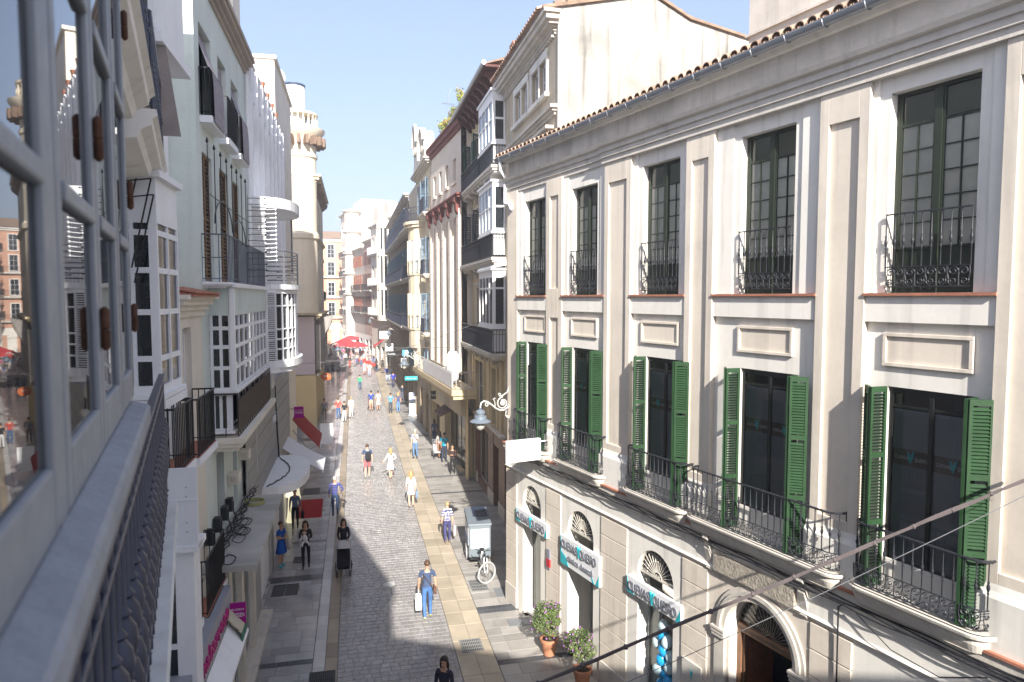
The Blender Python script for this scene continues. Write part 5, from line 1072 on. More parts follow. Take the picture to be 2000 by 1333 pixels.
wheel(t, T(.06, -1.55, .36, rz=R(30)), .345, .028); wheel(t, T(-.43, .75, .27, rz=R(90)), .26, .03); wheel(t, T(.43, .75, .27, rz=R(90)), .26, .03)
q = MB(); q.tube([(0, 0, .42), (0, -.5, .38), (0, -.75, .34), (0, -1.15, .62), (.02, -1.3, .88)], .028, 7); q.tube([(0, -.75, .34), (0, -.62, .78)], .022, 6)
for s in (-.05, .05): q.tube([(.04+s, -1.53+s*.3, .36), (.03+s, -1.36, .80)], .016, 6)
q.build('frame', BXW, t, smooth=50)
q = MB(); q.tube([(.02, -1.3, .88), (.02, -1.28, 1.0)], .016, 6); q.tube([(-.28, -1.05, 1.02), (-.2, -1.25, 1.03), (.02, -1.29, 1.01), (.22, -1.28, 1.03), (.34, -1.12, 1.02)], .014, 6); q.tube([(-.1, -1.3, 1.02), (-.16, -1.28, 1.12)], .01, 5); q.tube([(.1, -1.3, 1.02), (.16, -1.28, 1.14)], .01, 5); q.ball((0, -1.36, .9), .05, 8, 6); q.build('handlebar', M('matt_black', (.02, .02, .022), .6), t)
q = MB(); q.ball((0, -.58, .82), .12, 8, 6, sx=.8, sz=.35); q.build('saddle', M('matt_black', ()), t, smooth=50); q = MB(); q.lathe([(.09, -.015), (.09, .015)], 12); q.build('chainring', M('alloy', ()), t, mw=T(.04, -.75, .34, ry=R(90))); q = MB(); q.tube([(.05, -.75, .34), (.08, -.68, .2)], .012, 5); q.box(.06, .16, -.72, -.64, .17, .2); q.tube([(-.05, -.75, .34), (-.08, -.82, .48)], .012, 5); q.box(-.16, -.06, -.86, -.78, .47, .5); q.build('pedals', M('matt_black', ()), t)
q = MB(); q.box(-.34, .34, .0, 1.5, .22, .30); q.build('chassis', M('matt_black', ()), t)
# ---- balloons in the third shop window
BLU = [M('balloon_blue', (.02, .30, .62), .25, .05, spec=.5), M('balloon_pale', (.52, .68, .72), .25, .05, spec=.5)]
bp = [(6.58, 2.42, 1), (6.50, 2.16, 0), (6.70, 2.10, 1), (6.36, 1.92, 1), (6.60, 1.86, 0), (6.78, 1.80, 1), (6.52, 1.62, 0), (6.74, 1.54, 1), (6.42, 1.36, 1), (6.62, 1.30, 0), (6.76, 1.22, 0), (6.50, 1.06, 0), (6.70, .96, 1), (6.58, .74, 0), (6.44, .58, 1), (6.72, .52, 0)]
posn = ['topmost', 'second from the top', 'third from the top', 'fourth from the top', 'fifth from the top', 'sixth from the top', 'seventh from the top', 'eighth from the top', 'ninth from the top', 'tenth from the top', 'eleventh from the top', 'twelfth from the top', 'thirteenth from the top', 'fourteenth from the top', 'fifteenth from the top', 'lowest']
for i, (x, z, c) in enumerate(bp):
    q = MB(); q.ball((0, 0, 0), .135, 12, 10, sz=1.15); q.lathe([(.004, -.17), (.018, -.18), (.004, -.155)], 6); o = q.build('balloon', BLU[c], smooth=60); o.matrix_basis = R1M @ T(x-.08, .10 if i % 2 else .06, z, rx=R(rnd.uniform(-30, 30)), ry=R(rnd.uniform(-40, 40))); tag(o, ('blue', 'pale')[0 if c == 0 else 1]+' balloon in the shop window cluster, '+posn[i], 'balloon', 'balloons in the clinic window')
# ---- overhead cables
CBL = M('black_cable', ())
def sag(a, b, s, n=24): return [tuple(Vector(a).lerp(Vector(b), i/n)-Vector((0, 0, s*4*(i/n)*(1-i/n)))) for i in range(n+1)]
A_, B_ = (6.35, 7.72, 7.72), (-3.0, 6.45, 4.45); pts = sag(A_, B_, .02, 60); q = MB()
for k, (dx, dz, r) in enumerate(((0, 0, .016), (.02, .012, .012), (-.015, .018, .010), (.012, -.018, .011))): q.tube([(x+dx*math.cos(i*.5+k), y, z+dz*math.cos(i*.4+k)) for i, (x, y, z) in enumerate(pts)], r, 6)
for i in range(3, 58, 3): q.ball(pts[i], .031, 6, 4)
for i in (6, 16, 24): q.tube([pts[i], tuple(Vector(pts[i])-Vector((.02, 0, .09)))], .005, 4)
tag(q.build('overhead_cable', M('grey_brown_cable', (.09, .075, .075), .6, .2, 6), smooth=50), 'thick taped cable bundle slanting across the lower right', 'cable')
q = MB(); q.tube(sag((6.3, 7.7, 7.55), (.4, 8.9, 3.9), .06), .005, 5); tag(q.build('thin_wire', M('pale_wire', (.16, .16, .17), .6)), 'thin pale wire running below the thick slanting cable', 'wire')
def sw(w, v, z): x, y = W(w, v); return (x, y, z)
for a, b, s, lab in [((-3, 50, 5.2), (5.6, 49, 6.0), .3, 'thin wire across the street beside the yellow lower wall'), ((-3, 39, 6.0), (6.0, 33.4, 8.4), .5, 'thin wire slanting across to the ochre house bay'), ((-2.8, 70, 6.3), (4.4, 68, 7.2), .4, 'thin wire across the middle of the street'), ((-2.8, 88, 7.5), (4.3, 84, 9.0), .5, 'highest thin wire far down the street'), ((1.6, 31, 7.35), (6.1, 28.6, 7.6), .05, 'short stay wire tied to the near corner lantern')]:
    q = MB(); q.tube(sag(sw(*a), sw(*b), s), .012, 4); tag(q.build('street_wire', M('pale_wire', ())), lab, 'wire', 'thin wires strung across the street')
# ---- gratings and covers in the paving
GRM = M('cast_iron_cover', (.06, .062, .066), .55, .2, 6)
def grate(w0, w1, v0, v1, lab, bars=True, mat=GRM, name='drain_grate'):
    o = wthing(name, lab, 'drain cover', (w0+w1)/2, (v0+v1)/2, group='covers in the paving'); a, b_ = (w1-w0)/2, (v1-v0)/2; q = MB(); q.box(-a, a, -b_, b_, 0, .004); q.build('plate', M('cover_pit', (.02, .02, .02), .8) if bars else mat, o)
    q = MB(); q.box(-a, a, -b_, -b_+.03, .004, .012); q.box(-a, a, b_-.03, b_, .004, .012); q.box(-a, -a+.03, -b_+.03, b_-.03, .004, .012); q.box(a-.03, a, -b_+.03, b_-.03, .004, .012); q.build('rim', mat, o)
    if bars:
        n = max(4, int(2*a/.055))
        for i in range(n): q = MB(); x = -a+.03+(2*a-.06)*(i+.5)/n; q.box(x-.013, x+.013, -b_+.03, b_-.03, .0045, .011); q.build('bar', mat, o)
        q = MB()
        for k in (-.33, 0, .33): q.box(-a+.03, a-.03, b_*k*1.6-.012, b_*k*1.6+.012, .005, .0125)
        q.build('cross_bar', mat, o)
grate(2.72, 3.33, 17.75, 18.45, 'iron drain grate in the ochre band near the bottom', True, M('worn_iron', (.26, .26, .25), .5)); grate(-1.25, -.6, 16.95, 17.65, 'black drain grate in the left gutter at the bottom edge')
grate(-2.75, -2.35, 22.55, 23.45, 'left half of the dark double cover on the left pavement', False); grate(-2.33, -1.93, 22.55, 23.45, 'right half of the dark double cover on the left pavement', False); grate(-2.3, -1.9, 25.3, 25.9, 'small dark cover on the left pavement near the two women', False); grate(-2.6, -1.8, 34.2, 35.3, 'dark cover on the left pavement beyond the red carpet', False)
grate(3.62, 4.2, 21.5, 22.4, 'grey ribbed grate under the tricycle front wheel', True, M('worn_iron', ())); grate(4.35, 4.9, 20.9, 21.6, 'grey slab cover beside the cream house corner', False, M('grey_cover', (.2, .21, .22), .5)); grate(4.3, 5.0, 18.9, 19.35, 'flush paving cover near the first flowerpot', False, M('grey_cover', ()))
o = wthing('manhole_cover', 'small round pale manhole cover in the cobbles', 'manhole cover', 1.01, 22.7); q = MB(); q.lathe([(.20, 0), (.19, .006), (.16, .006), (.155, .003), (.0, .004)], 24); q.build('cover', M('pale_cover', (.62, .61, .58), .4), o)
# ---- left shop front things
o = wthing('red_carpet', 'plain red carpet on the left pavement at a shop entrance', 'carpet', -2.1, 31.9, R(1)); q = MB(); q.box(-.55, .55, -1.4, 1.4, .0, .012); q.build('pile', M('red_carpet_pile', (.33, .02, .025), .95, .1, 6, .3, 120), o)
for w_, v_, lab in ((-2.80, 30.1, 'pale vase-shaped floor lamp at the near end of the red carpet'), (-2.78, 33.6, 'pale vase-shaped floor lamp at the far end of the red carpet')):
    o = wthing('floor_lamp', lab, 'lamp', w_, v_, group='floor lamps by the red carpet'); q = MB(); q.lathe([(.15, 0), (.16, .08), (.13, .2), (.09, .6), (.07, 1.05), (.07, 1.12)], 14); q.build('stem', EM('lamp_cream', (.8, .74, .5), .25), o, smooth=50); q = MB(); q.lathe([(.17, 1.12), (.13, 1.42), (.11, 1.44)], 14); q.build('shade', EM('lamp_shade_cream', (.85, .78, .52), .45), o, smooth=50)
o = wthing('sandwich_board', 'blank white pavement board standing on the left', 'sign', -1.84, 45.0, R(3)); 
for s in (-1, 1): q = MB(); q.box(-.40, .40, -.012, .012, .25, 1.55); q.build('board', WPAINT, o, mw=T(0, s*.14, 0, rx=s*R(6))); q = MB(); q.box(-.40, -.36, -.02, .02, 0, .3); q.box(.36, .40, -.02, .02, 0, .3); q.build('leg', WPAINT, o, mw=T(0, s*.16, 0, rx=s*R(6)))
o = wthing('advert_totem', 'narrow pale blue advertising totem on the right pavement', 'sign', 4.55, 55.6); q = MB(); q.box(-.32, .32, -.07, .07, .08, 1.9); q.box(-.36, .36, -.12, .12, 0, .08); q.build('body', M('totem_grey', (.55, .6, .68), .4), o, bevel=.02); q = MB(); q.box(-.27, .27, -.075, -.071, .25, 1.8); q.build('poster', M('totem_poster', (.62, .70, .82), .4, .25, 3), o); q = MB(); q.tube([(.16*math.cos(2*PI*i/16), -.08, 1.5+.16*math.sin(2*PI*i/16)) for i in range(16)], .02, 4, True); q.build('ring', M('print_violet', (.2, .2, .5), .5), o)
MAG = M('magenta_sign', (.33, .0, .22), .45, .05)
def blade(name, lab, w_, v_, z, ww, hh, mat, txt=None, tm=None, rz=0, ts=None, lines=None, group='projecting shop signs'):
    o = wthing(name, lab, 'sign', w_, v_, rz, z, group); q = MB(); q.box(-ww/2, ww/2, -.03, .03, -hh/2, hh/2); q.build('panel', mat, o, bevel=.006)
    s = -1 if w_ < 0 else 1; q = MB(); q.tube([(s*ww/2, 0, hh*.3), (s*(ww/2+.35), 0, hh*.3)], .014, 5); q.build('arm', LBLK, o)
    for k, (tx, sz, dz) in enumerate(lines or ([(txt, ts or hh*.4, 0)] if txt else [])): text(tx, sz, tm or WPAINT, o, T(0, -.036, dz, FACE), ext=.002, width=ww*.82)
    return o
blade('museum_sign', 'magenta square sign with white letters at the bottom left shop', -2.32, 13.9, 3.42, .32, .42, MAG, lines=[('THYSSEN', .12, -.02), ('MUSEO', .05, .09)])
blade('museum_sign', 'small magenta sign with white letters above the dark red awning', -2.55, 32.5, 4.35, .42, .52, MAG, lines=[('THYSSEN', .13, -.02), ('MUSEO', .05, .1)])
blade('shop_blade_sign', 'black projecting sign with pale script on the right, nearest', 5.05, 44.0, 3.3, .6, .55, BLACK, txt='Seaside')
blade('shop_blade_sign', 'turquoise projecting sign on the right below the terrace', 4.1, 51.5, 3.55, .95, .3, TEAL, txt='dental')
blade('shop_blade_sign', 'beige projecting sign with two lines of dark capitals on the right', 3.9, 55.0, 4.4, .65, .75, M('sign_beige', (.5, .46, .40), .6), tm=SGREYD, lines=[('TERIA', .2, .13), ('TUGAR', .2, -.13)])
o = blade('shop_blade_sign', 'blue and white sign with a round emblem on the right', 3.9, 53.0, 5.35, .7, .48, M('sign_blue', (.10, .32, .44), .5)); q = MB(); q.lathe([(.15, 0), (.15, .01)], 14); q.build('emblem', WPAINT, o, mw=T(0, -.034, .03, FACE))
blade('shop_blade_sign', 'small black sign with white script far right', 3.6, 70, 3.9, .95, .6, BLACK, txt='Saddle')
blade('shop_blade_sign', 'blank white projecting box sign far right, upper', 3.3, 80, 5.3, 1.0, .9, WPAINT); blade('shop_blade_sign', 'blank white projecting sign far right, lower', 3.6, 74, 4.3, .8, .8, WPAINT)
o = wthing('oval_sign', 'orange oval hanging sign on the left beside the yellow wall', 'sign', -2.35, 58, 0, 3.1); q = MB(); q.prism([(.42*math.cos(2*PI*i/20), .32*math.sin(2*PI*i/20)) for i in range(20)], -.03, .03); q.build('panel', M('orange_sign', (.50, .12, .03), .5), o); text('casa', .2, WPAINT, o, T(0, -.04, .08, FACE), ext=.002, width=.4); q = MB(); q.tube([(0, 0, .32), (0, 0, .6), (-.5, 0, .6)], .015, 5); q.build('arm', LBLK, o)
# awnings
def awning(lab, w0, w1, v0, v1, z0, z1, mat, val=.18):
    o = wthing('awning', lab, 'awning', w0, (v0+v1)/2, group='awnings over the left shops' if w0 < 0 else 'awnings over the right shops'); L2 = (v1-v0)/2; D = w1-w0
    q = MB(); n = 6; vs = []
    for i in range(n+1): tt = i/n; vs += [(D*tt, -L2, z0+(z1-z0)*tt-.05*math.sin(PI*tt)), (D*tt, L2, z0+(z1-z0)*tt-.05*math.sin(PI*tt))]
    q.add(vs, [(2*i, 2*i+2, 2*i+3, 2*i+1) for i in range(n)]); q.add([(D, -L2, z1), (D, L2, z1), (D, L2, z1-val), (D, -L2, z1-val)], [(0, 1, 2, 3)])
    ao = q.build('canvas', mat, o); sm = ao.modifiers.new('thick', 'SOLIDIFY'); sm.thickness = .015
    for y in (-L2, L2): q = MB(); q.tube([(0, y, z0-.5), (D*.6, y, z1-.15), (D, y, z1)], .018, 5); q.build('arm', ZINC, o)
REDA = M('red_awning', (.30, .035, .03), .85, .08, 2)
awning('white canvas awning on the left beside the curved canopy', -2.9, -1.35, 28.6, 31.0, 3.55, 2.55, M('white_canvas', (.74, .75, .78), .85, .04, 2), .12)
awning('dark red sloping awning on the left under the magenta sign', -2.9, -1.75, 33.2, 36.4, 3.9, 2.6, REDA); awning('small red awning far down on the right', 3.6, 2.2, 84, 87, 4.6, 3.6, M('red_umbrella', (.52, .05, .06), .8), .3)
# red cafe umbrellas and tables far down
for i, (w_, v_, lab) in enumerate([(-1.6, 112, 'red cafe parasol far down the street, left one'), (.3, 104, 'red cafe parasol far down the street, right one'), (-.6, 121, 'red cafe parasol far down the street, rear one'), (-2.2, 106, 'red cafe parasol far down the street, nearest the left wall')]):
    o = wthing('cafe_parasol', lab, 'parasol', w_, v_, R(20), 0, 'red cafe parasols'); q = MB(); q.lathe([(1.75, 2.35), (1.7, 2.5), (.9, 2.85), (.05, 3.1)], 8); q.build('canopy', M('red_umbrella', ()), o); q = MB(); q.lathe([(.25, 0), (.25, .06), (.03, .08), (.03, 3)], 8); q.build('pole', ZINC, o)
for i, (w_, v_, lab) in enumerate([(1.6, 97, 'red-clothed cafe table at the front of the terrace'), (2.3, 93, 'red draped cart near the right wall'), (.9, 101, 'red-clothed cafe table further back')]):
    o = wthing('cafe_table', lab, 'table', w_, v_, .2*i, 0, 'red cafe tables'); q = MB(); q.box(-.55, .55, -.45, .45, .45, .8); q.build('cloth', M('red_cloth', (.55, .04, .035), .8), o, bevel=.04)
    for a, b_ in ((-.45, -.35), (.45, -.35), (-.45, .35), (.45, .35)): q = MB(); q.tube([(a, b_, 0), (a, b_, .45)], .03, 5); q.build('leg', BLACK, o)
# cables heaped on the concrete canopy
gm = bpy.data.objects['green_house'].matrix_basis; r = random.Random(3); q = MB()
for k in range(5): q.tube([(-.6+i*.17, -.12-.05*k+.05*r.uniform(-1, 1), 4.30+.02*k+.03*r.random()) for i in range(34)], .013, 5)
for k in range(7): c = (-.45+r.uniform(-.1, 2.6), -.35-r.uniform(0, .2), 4.30+.012*k); q.tube([(c[0]+.28*math.cos(i*.55)*(1+.1*math.sin(i)), c[1]+.13*math.sin(i*.55), c[2]+.01*math.sin(i*1.7)) for i in range(16)], .010, 5)
o = q.build('cable_heap', M('black_cable', ())); o.matrix_basis = gm; tag(o, 'tangle of black cables lying along the concrete shop canopy', 'cable')
for i, (x, lab) in enumerate(((.15, 'nearest'), (.95, 'second'), (1.75, 'third'), (2.4, 'farthest'))):
    q = MB(); q.box(-.11, .11, -.14, 0, 0, .30); q.tube([(0, -.15, .22), (0, -.15, .0), (.05, -.2, -.25)], .018, 5); q.tube([(.12, -.07, .1), (.2, -.09, -.1)], .015, 5); o = q.build('junction_box', M('dark_plastic', (.03, .032, .036), .5), bevel=.01); o.matrix_basis = gm @ T(x-.4, -.02, 4.62); tag(o, lab+' black junction box on the wall above the concrete canopy', 'box', 'junction boxes on the green house')
q = MB()
for k in range(4): q.tube([(.24*math.cos(2*PI*i/18), .24*math.sin(2*PI*i/18), .015+.02*k) for i in range(18)], .016, 5, True)
o = q.build('cable_coil', M('yellow_green_cable', (.36, .36, .16), .6)); o.matrix_basis = gm @ T(3.6, -.42, 4.285); tag(o, 'coil of yellowish cable at the far end of the concrete canopy', 'cable')
gm2 = bpy.data.objects['white_finned_building'].matrix_basis; q = MB(); q.tube([(.9+.15*i, -.25-.5*math.sin(PI*i/26), 3.68+.02*math.sin(i*2)) for i in range(27)], .022, 5); q.tube([(4.9, -.2, 3.7), (4.9, -.14, 5.2), (4.7, -.13, 6.4)], .03, 5); o = q.build('canopy_cable', M('black_cable', ())); o.matrix_basis = gm2; tag(o, 'black cable lying along the curved white canopy', 'cable')
# roof-line things
def antenna(lab, w_, v_, z, hgt):
    o = wthing('tv_antenna', lab, 'antenna', w_, v_, .6, z, 'roof antennas'); q = MB(); q.tube([(0, 0, 0), (0, 0, hgt)], .025, 5); q.tube([(-.6, 0, hgt*.8), (.7, 0, hgt*.86)], .014, 4)
    for k in range(7): q.tube([(-.5+k*.17, -.22, hgt*.81+.01*k), (-.5+k*.17, .22, hgt*.81+.01*k)], .008, 4)
    q.tube([(0, 0, hgt*.95), (.45, .1, hgt*1.15)], .012, 4); q.build('mast', ZINC, o)
antenna('television antenna above the curved pediments', 6.4, 47, 19.6, 3.8); antenna('yellowish television antenna on the tan gabled house', 8.9, 22.2, 19.1, 1.2)
o = wthing('satellite_dish', 'white satellite dish on the roof beside the turret drum', 'satellite dish', -5.2, 50.5, 0, 21.6); q = MB(); q.lathe([(.02, 0), (.35, .05), (.6, .14), (.75, .24)], 16); q.build('dish', WPAINT, o, smooth=50, mw=T(0, 0, 3.2, rx=R(70), rz=R(25))); q = MB(); q.tube([(0, 0, -.5), (0, 0, 3.1)], .04, 6); q.tube([(0, 0, 3.1), (.3, -.8, 3.2)], .02, 5); q.build('mast', ZINC, o)
for i, (x, lab) in enumerate(((-1.0, 'tall'), (-2.6, 'orange-tipped'), (-4.4, 'low'), (-6.2, 'far'))):
    o = thing('roof_plant', lab+' leafy shrub on the roof of the arcaded building', 'plant', group='roof garden shrubs'); o.matrix_basis = bpy.data.objects['arcaded_building'].matrix_basis @ T(x, .35, 19.5); q = MB(); q.tube([(0, 0, 0), (0, 0, .5)], .04, 5); q.build('stem', M('bark', ()), o)
    shrub(o, (0, 0, .55+.25*(i == 0)), .55, 700, 40+i, 0, [M('roof_leaf_a', (.20, .30, .05), .6), M('roof_leaf_b', (.36, .30, .08), .6), M('roof_leaf_c', (.38, .20, .08), .6)], size=.07, sz=1.5 if i == 0 else .9)

# ================================================================ people
SKIN = [M('skin_a', (.50, .30, .21), .55, .06, 9), M('skin_b', (.58, .38, .28), .55, .06, 9), M('skin_c', (.36, .20, .13), .55, .06, 9)]
def cloth(c, key=[0]):
    k = 'cloth_%d_%d_%d' % tuple(int(x*100) for x in c); return M(k, c, .85, .16, 7, .5, 16)
HAIRS = {'dark': M('hair_dark', (.025, .017, .013), .5, .2, 30), 'brown': M('hair_brown', (.09, .05, .03), .5, .2, 30), 'blond': M('hair_blond', (.45, .30, .14), .55, .2, 30), 'grey': M('hair_grey', (.50, .48, .45), .6, .2, 30)}
TSC = bpy.data.scenes.new('tmp')
def person(label, x, y, rz, H=1.70, top=(.1, .1, .1), bottom=(.1, .1, .2), shoes=(.05, .05, .05), skin=0, hair='dark', long=False, sleeve=.5, leg=1.0, dress=None, skirt=None, arms=('down', 'down'), phase=.3, detail=True, female=False, stripes=None, group='people in the street', lean=0, z=0):
    P = thing('person', label, 'person', (x, y, z), rz, group); k = H/1.70
    J = {}; sw_ = .155 if female else .18; hp = .085
    J['pelvis'] = (0, 0, .95); J['waist'] = (0, lean*.3, 1.10); J['chest'] = (0, lean*.6, 1.32); J['neck'] = (0, lean, 1.47); J['head0'] = (0, lean+.012, 1.545); J['head1'] = (0, lean+.01, 1.635); J['head2'] = (0, lean, 1.675)
    rad = {'pelvis': (.145, .105), 'waist': (.115 if female else .135, .09), 'chest': (.145 if female else .165, .105), 'neck': (.052, .052), 'head0': (.066, .078), 'head1': (.077, .092), 'head2': (.05, .06)}
    E = [('pelvis', 'waist', 't'), ('waist', 'chest', 't'), ('chest', 'neck', 'n'), ('neck', 'head0', 'h'), ('head0', 'head1', 'h'), ('head1', 'head2', 'h')]
    for s, nm in ((-1, 'L'), (1, 'R')):
        ph = phase*s
        J['hip'+nm] = (s*hp, 0, .88); J['knee'+nm] = (s*.095, .16*ph+.05*abs(ph), .50); J['ank'+nm] = (s*.09, .30*ph-.05, .085+.05*max(0, -ph)); J['toe'+nm] = (s*.10, .30*ph+.11, .035+.02*max(0, -ph))
        rad['hip'+nm] = (.088, .092); rad['knee'+nm] = (.056, .06); rad['ank'+nm] = (.038, .042); rad['toe'+nm] = (.04, .028)
        E += [('pelvis', 'hip'+nm, 't'), ('hip'+nm, 'knee'+nm, 'l1'), ('knee'+nm, 'ank'+nm, 'l2'), ('ank'+nm, 'toe'+nm, 'f')]
        a = arms[0 if s < 0 else 1]; J['sho'+nm] = (s*sw_, lean*.8, 1.405)
        if a == 'down': el, wr, ha = (s*(sw_+.05), -.06*ph, 1.13), (s*(sw_+.065), .02-.16*ph, .89), (s*(sw_+.06), .05-.2*ph, .80)
        elif a == 'push': el, wr, ha = (s*(sw_+.05), .10, 1.15), (s*(sw_-.02), .34, 1.06), (s*(sw_-.03), .42, 1.05)
        elif a == 'bent': el, wr, ha = (s*(sw_+.05), .02, 1.14), (s*.08, .20, 1.16), (s*.01, .22, 1.18)
        elif a == 'face': el, wr, ha = (s*(sw_+.06), .12, 1.18), (s*.12, .22, 1.40), (s*.08, .19, 1.50)
        elif a == 'hip': el, wr, ha = (s*(sw_+.16), -.05, 1.17), (s*(sw_+.02), .05, 1.02), (s*(sw_-.04), .07, .98)
        else: el, wr, ha = (s*(sw_+.13), -.03, 1.18), (s*(sw_+.24), .06, 1.02), (s*(sw_+.28), .08, .95)
        J['elb'+nm], J['wri'+nm], J['han'+nm] = el, wr, ha; rad['sho'+nm] = (.062, .066); rad['elb'+nm] = (.042, .044); rad['wri'+nm] = (.028, .03); rad['han'+nm] = (.034, .022)
        E += [('chest', 'sho'+nm, 't'), ('sho'+nm, 'elb'+nm, 'a1'), ('elb'+nm, 'wri'+nm, 'a2'), ('wri'+nm, 'han'+nm, 'hd')]
    names = list(J); idx = {n_: i for i, n_ in enumerate(names)}
    me = bpy.data.meshes.new('tmp'); me.from_pydata([Vector(J[n_]) for n_ in names], [(idx[a], idx[b_]) for a, b_, _ in E], []); tmp = bpy.data.objects.new('tmp', me); TSC.collection.objects.link(tmp)
    sk = tmp.modifiers.new('s', 'SKIN'); sk.branch_smoothing = .4
    for i, n_ in enumerate(names): me.skin_vertices[0].data[i].radius = rad[n_]; me.skin_vertices[0].data[i].use_root = n_ == 'pelvis'
    ss = tmp.modifiers.new('u', 'SUBSURF'); ss.levels = 2 if detail else 1; ss.render_levels = ss.levels
    TSC.view_layers[0].update(); dg = TSC.view_layers[0].depsgraph; bm_ = bpy.data.meshes.new_from_object(tmp.evaluated_get(dg)); bpy.data.objects.remove(tmp); bpy.data.meshes.remove(me)
    bm_.name = 'body'; bm_.materials.clear()
    sm_ = SKIN[skin]; bot = sm_ if (dress or skirt) else cloth(bottom); tp = cloth(dress or top)
    for m_ in (sm_, tp, bot, cloth(shoes), cloth(stripes) if stripes else tp): bm_.materials.append(m_)
    segs = [(Vector(J[a]), Vector(J[b_]), kd) for a, b_, kd in E]
    for p in bm_.polygons:
        c = p.center; best = (9, None, 0)
        for a, b_, kd in segs:
            d = b_-a; t_ = max(0, min(1, (c-a).dot(d)/max(1e-9, d.length_squared))); q_ = (a+d*t_-c).length
            if q_ < best[0]: best = (q_, kd, t_)
        kd, t_ = best[1], best[2]; mi = 0
        if kd == 't': mi = 1 if (c.z > .97 or dress) else 2
        elif kd == 'n': mi = 1 if t_ < .45 else 0
        elif kd == 'a1': mi = 1 if t_*.5 < sleeve else 0
        elif kd == 'a2': mi = 1 if .5+t_*.5 < sleeve else 0
        elif kd == 'l1': mi = 2 if t_*.5 < leg else 0
        elif kd == 'l2': mi = (2 if .5+t_*.5 < leg else 0) if t_ < .93 else 3
        elif kd == 'f': mi = 3
        if mi == 1 and stripes and int(c.z*18) % 2: mi = 4
        p.material_index = mi; p.use_smooth = True
    o = bpy.data.objects.new('body', bm_); COL.objects.link(o); o.parent = P; o.scale = (k, k, k)
    # hair
    hz = Vector(J['head1']); q = MB(); n, m_ = 10, 7
    for i in range(m_+1):
        th = PI*.62*i/m_
        for j in range(n):
            a = 2*PI*j/n; fr = math.cos(a-PI/2); drop = th*(1.0-.42*max(0, fr)); r_ = .094+(.012 if long else 0)
            q.v.append((hz.x+r_*.93*math.sin(drop)*math.cos(a), hz.y-.012+r_*1.12*math.sin(drop)*math.sin(a), hz.z+.005+r_*1.08*math.cos(drop)))
    for i in range(m_):
        for j in range(n): q.f.append([i*n+j, i*n+(j+1) % n, (i+1)*n+(j+1) % n, (i+1)*n+j]); q.m.append(0); q.r.append(.5)
    if long:
        q.tube([(0, hz.y-.05, hz.z+.02), (0, hz.y-.085, hz.z-.09), (0, hz.y-.09, hz.z-.20), (0, hz.y-.10, hz.z-.29)], [.07, .085, .075, .035], 9)
        for s in (-1, 1): q.tube([(s*.06, hz.y-.02, hz.z+.03), (s*.085, hz.y-.03, hz.z-.08), (s*.085, hz.y-.035, hz.z-.2)], [.03, .035, .02], 7)
    ho = q.build('hair', HAIRS[hair], P, smooth=70); ho.scale = (k, k, k)
    if detail:
        f = Vector((0, hz.y+.085, hz.z-.02)); q = MB(); q.ball((0, f.y+.008, f.z-.025), .014, 6, 5, sz=1.5); q.ball((-.077, hz.y-.01, hz.z-.02), .018, 6, 5, sx=.5, sz=1.4); q.ball((.077, hz.y-.01, hz.z-.02), .018, 6, 5, sx=.5, sz=1.4); no = q.build('nose_and_ears', sm_, P, smooth=60); no.scale = (k,)*3
        q = MB(); [q.ball((s*.03, f.y-.008, f.z), .011, 6, 5) for s in (-1, 1)]; eo = q.build('eyes', M('eye_dark', (.02, .015, .015), .2), P); eo.scale = (k,)*3
        q = MB(); q.ball((0, f.y-.006, f.z-.066), .018, 8, 4, sy=.5, sz=.35); mo = q.build('mouth', M('lips', (.38, .12, .10), .5), P); mo.scale = (k,)*3
        for nm, s in (('L', -1), ('R', 1)):
            a, b_ = Vector(J['wri'+nm]), Vector(J['han'+nm]); d = (b_-a).normalized(); side = Vector((0, 1, 0)) if abs(d.y) < .8 else Vector((1, 0, 0)); side = (side-d*side.dot(d)).normalized(); inn = Vector((-s, 0, 0)); q = MB(); pb = a+d*.085
            for i, ln in enumerate((.062, .072, .068, .052)):
                o_ = side*(.027-.018*i); q.tube([pb+o_, pb+o_+d*ln*.55+inn*.008, pb+o_+d*ln*.9+inn*.026], [.0095, .009, .007], 5)
            q.tube([a+d*.03+side*.025, a+d*.06+side*.05+inn*.01, a+d*.09+side*.052+inn*.022], [.012, .010, .007], 5); fo = q.build('fingers', sm_, P, smooth=60); fo.scale = (k,)*3
    def lofted(z0, z1, r0, r1, m, nm, ry=.8, flare=.0):
        q = MB(); N = 14; vs = []
        for i in range(6):
            t_ = i/5; z = z1+(z0-z1)*t_; r_ = r1+(r0-r1)*t_**1.2
            for j in range(N): a = 2*PI*j/N; w_ = 1+.05*t_*math.sin(a*5+phase); vs.append((r_*w_*math.cos(a), r_*ry*w_*math.sin(a)+.05*phase*t_, z))
        q.add(vs, [(i*N+j, i*N+(j+1) % N, (i+1)*N+(j+1) % N, (i+1)*N+j) for i in range(5) for j in range(N)]); o_ = q.build(nm, m, P, smooth=60); o_.scale = (k, k, k); return o_
    if dress: lofted(.55, 1.08, .225, .135, cloth(dress), 'dress_skirt')
    if skirt: lofted(.62, 1.02, .20, .145, cloth(skirt), 'skirt')
    return P, J, k
def gp(px, py):      # ground point seen at a photo pixel
    a = (px-1000)/1333; b = -(py-666.5)/1333; p = R(3.63); d = Vector((a, math.cos(p)+b*math.sin(p), -math.sin(p)+b*math.cos(p))); t = -9.6/d.z; return d.x*t, d.y*t
AW, TO = TH, PI+TH
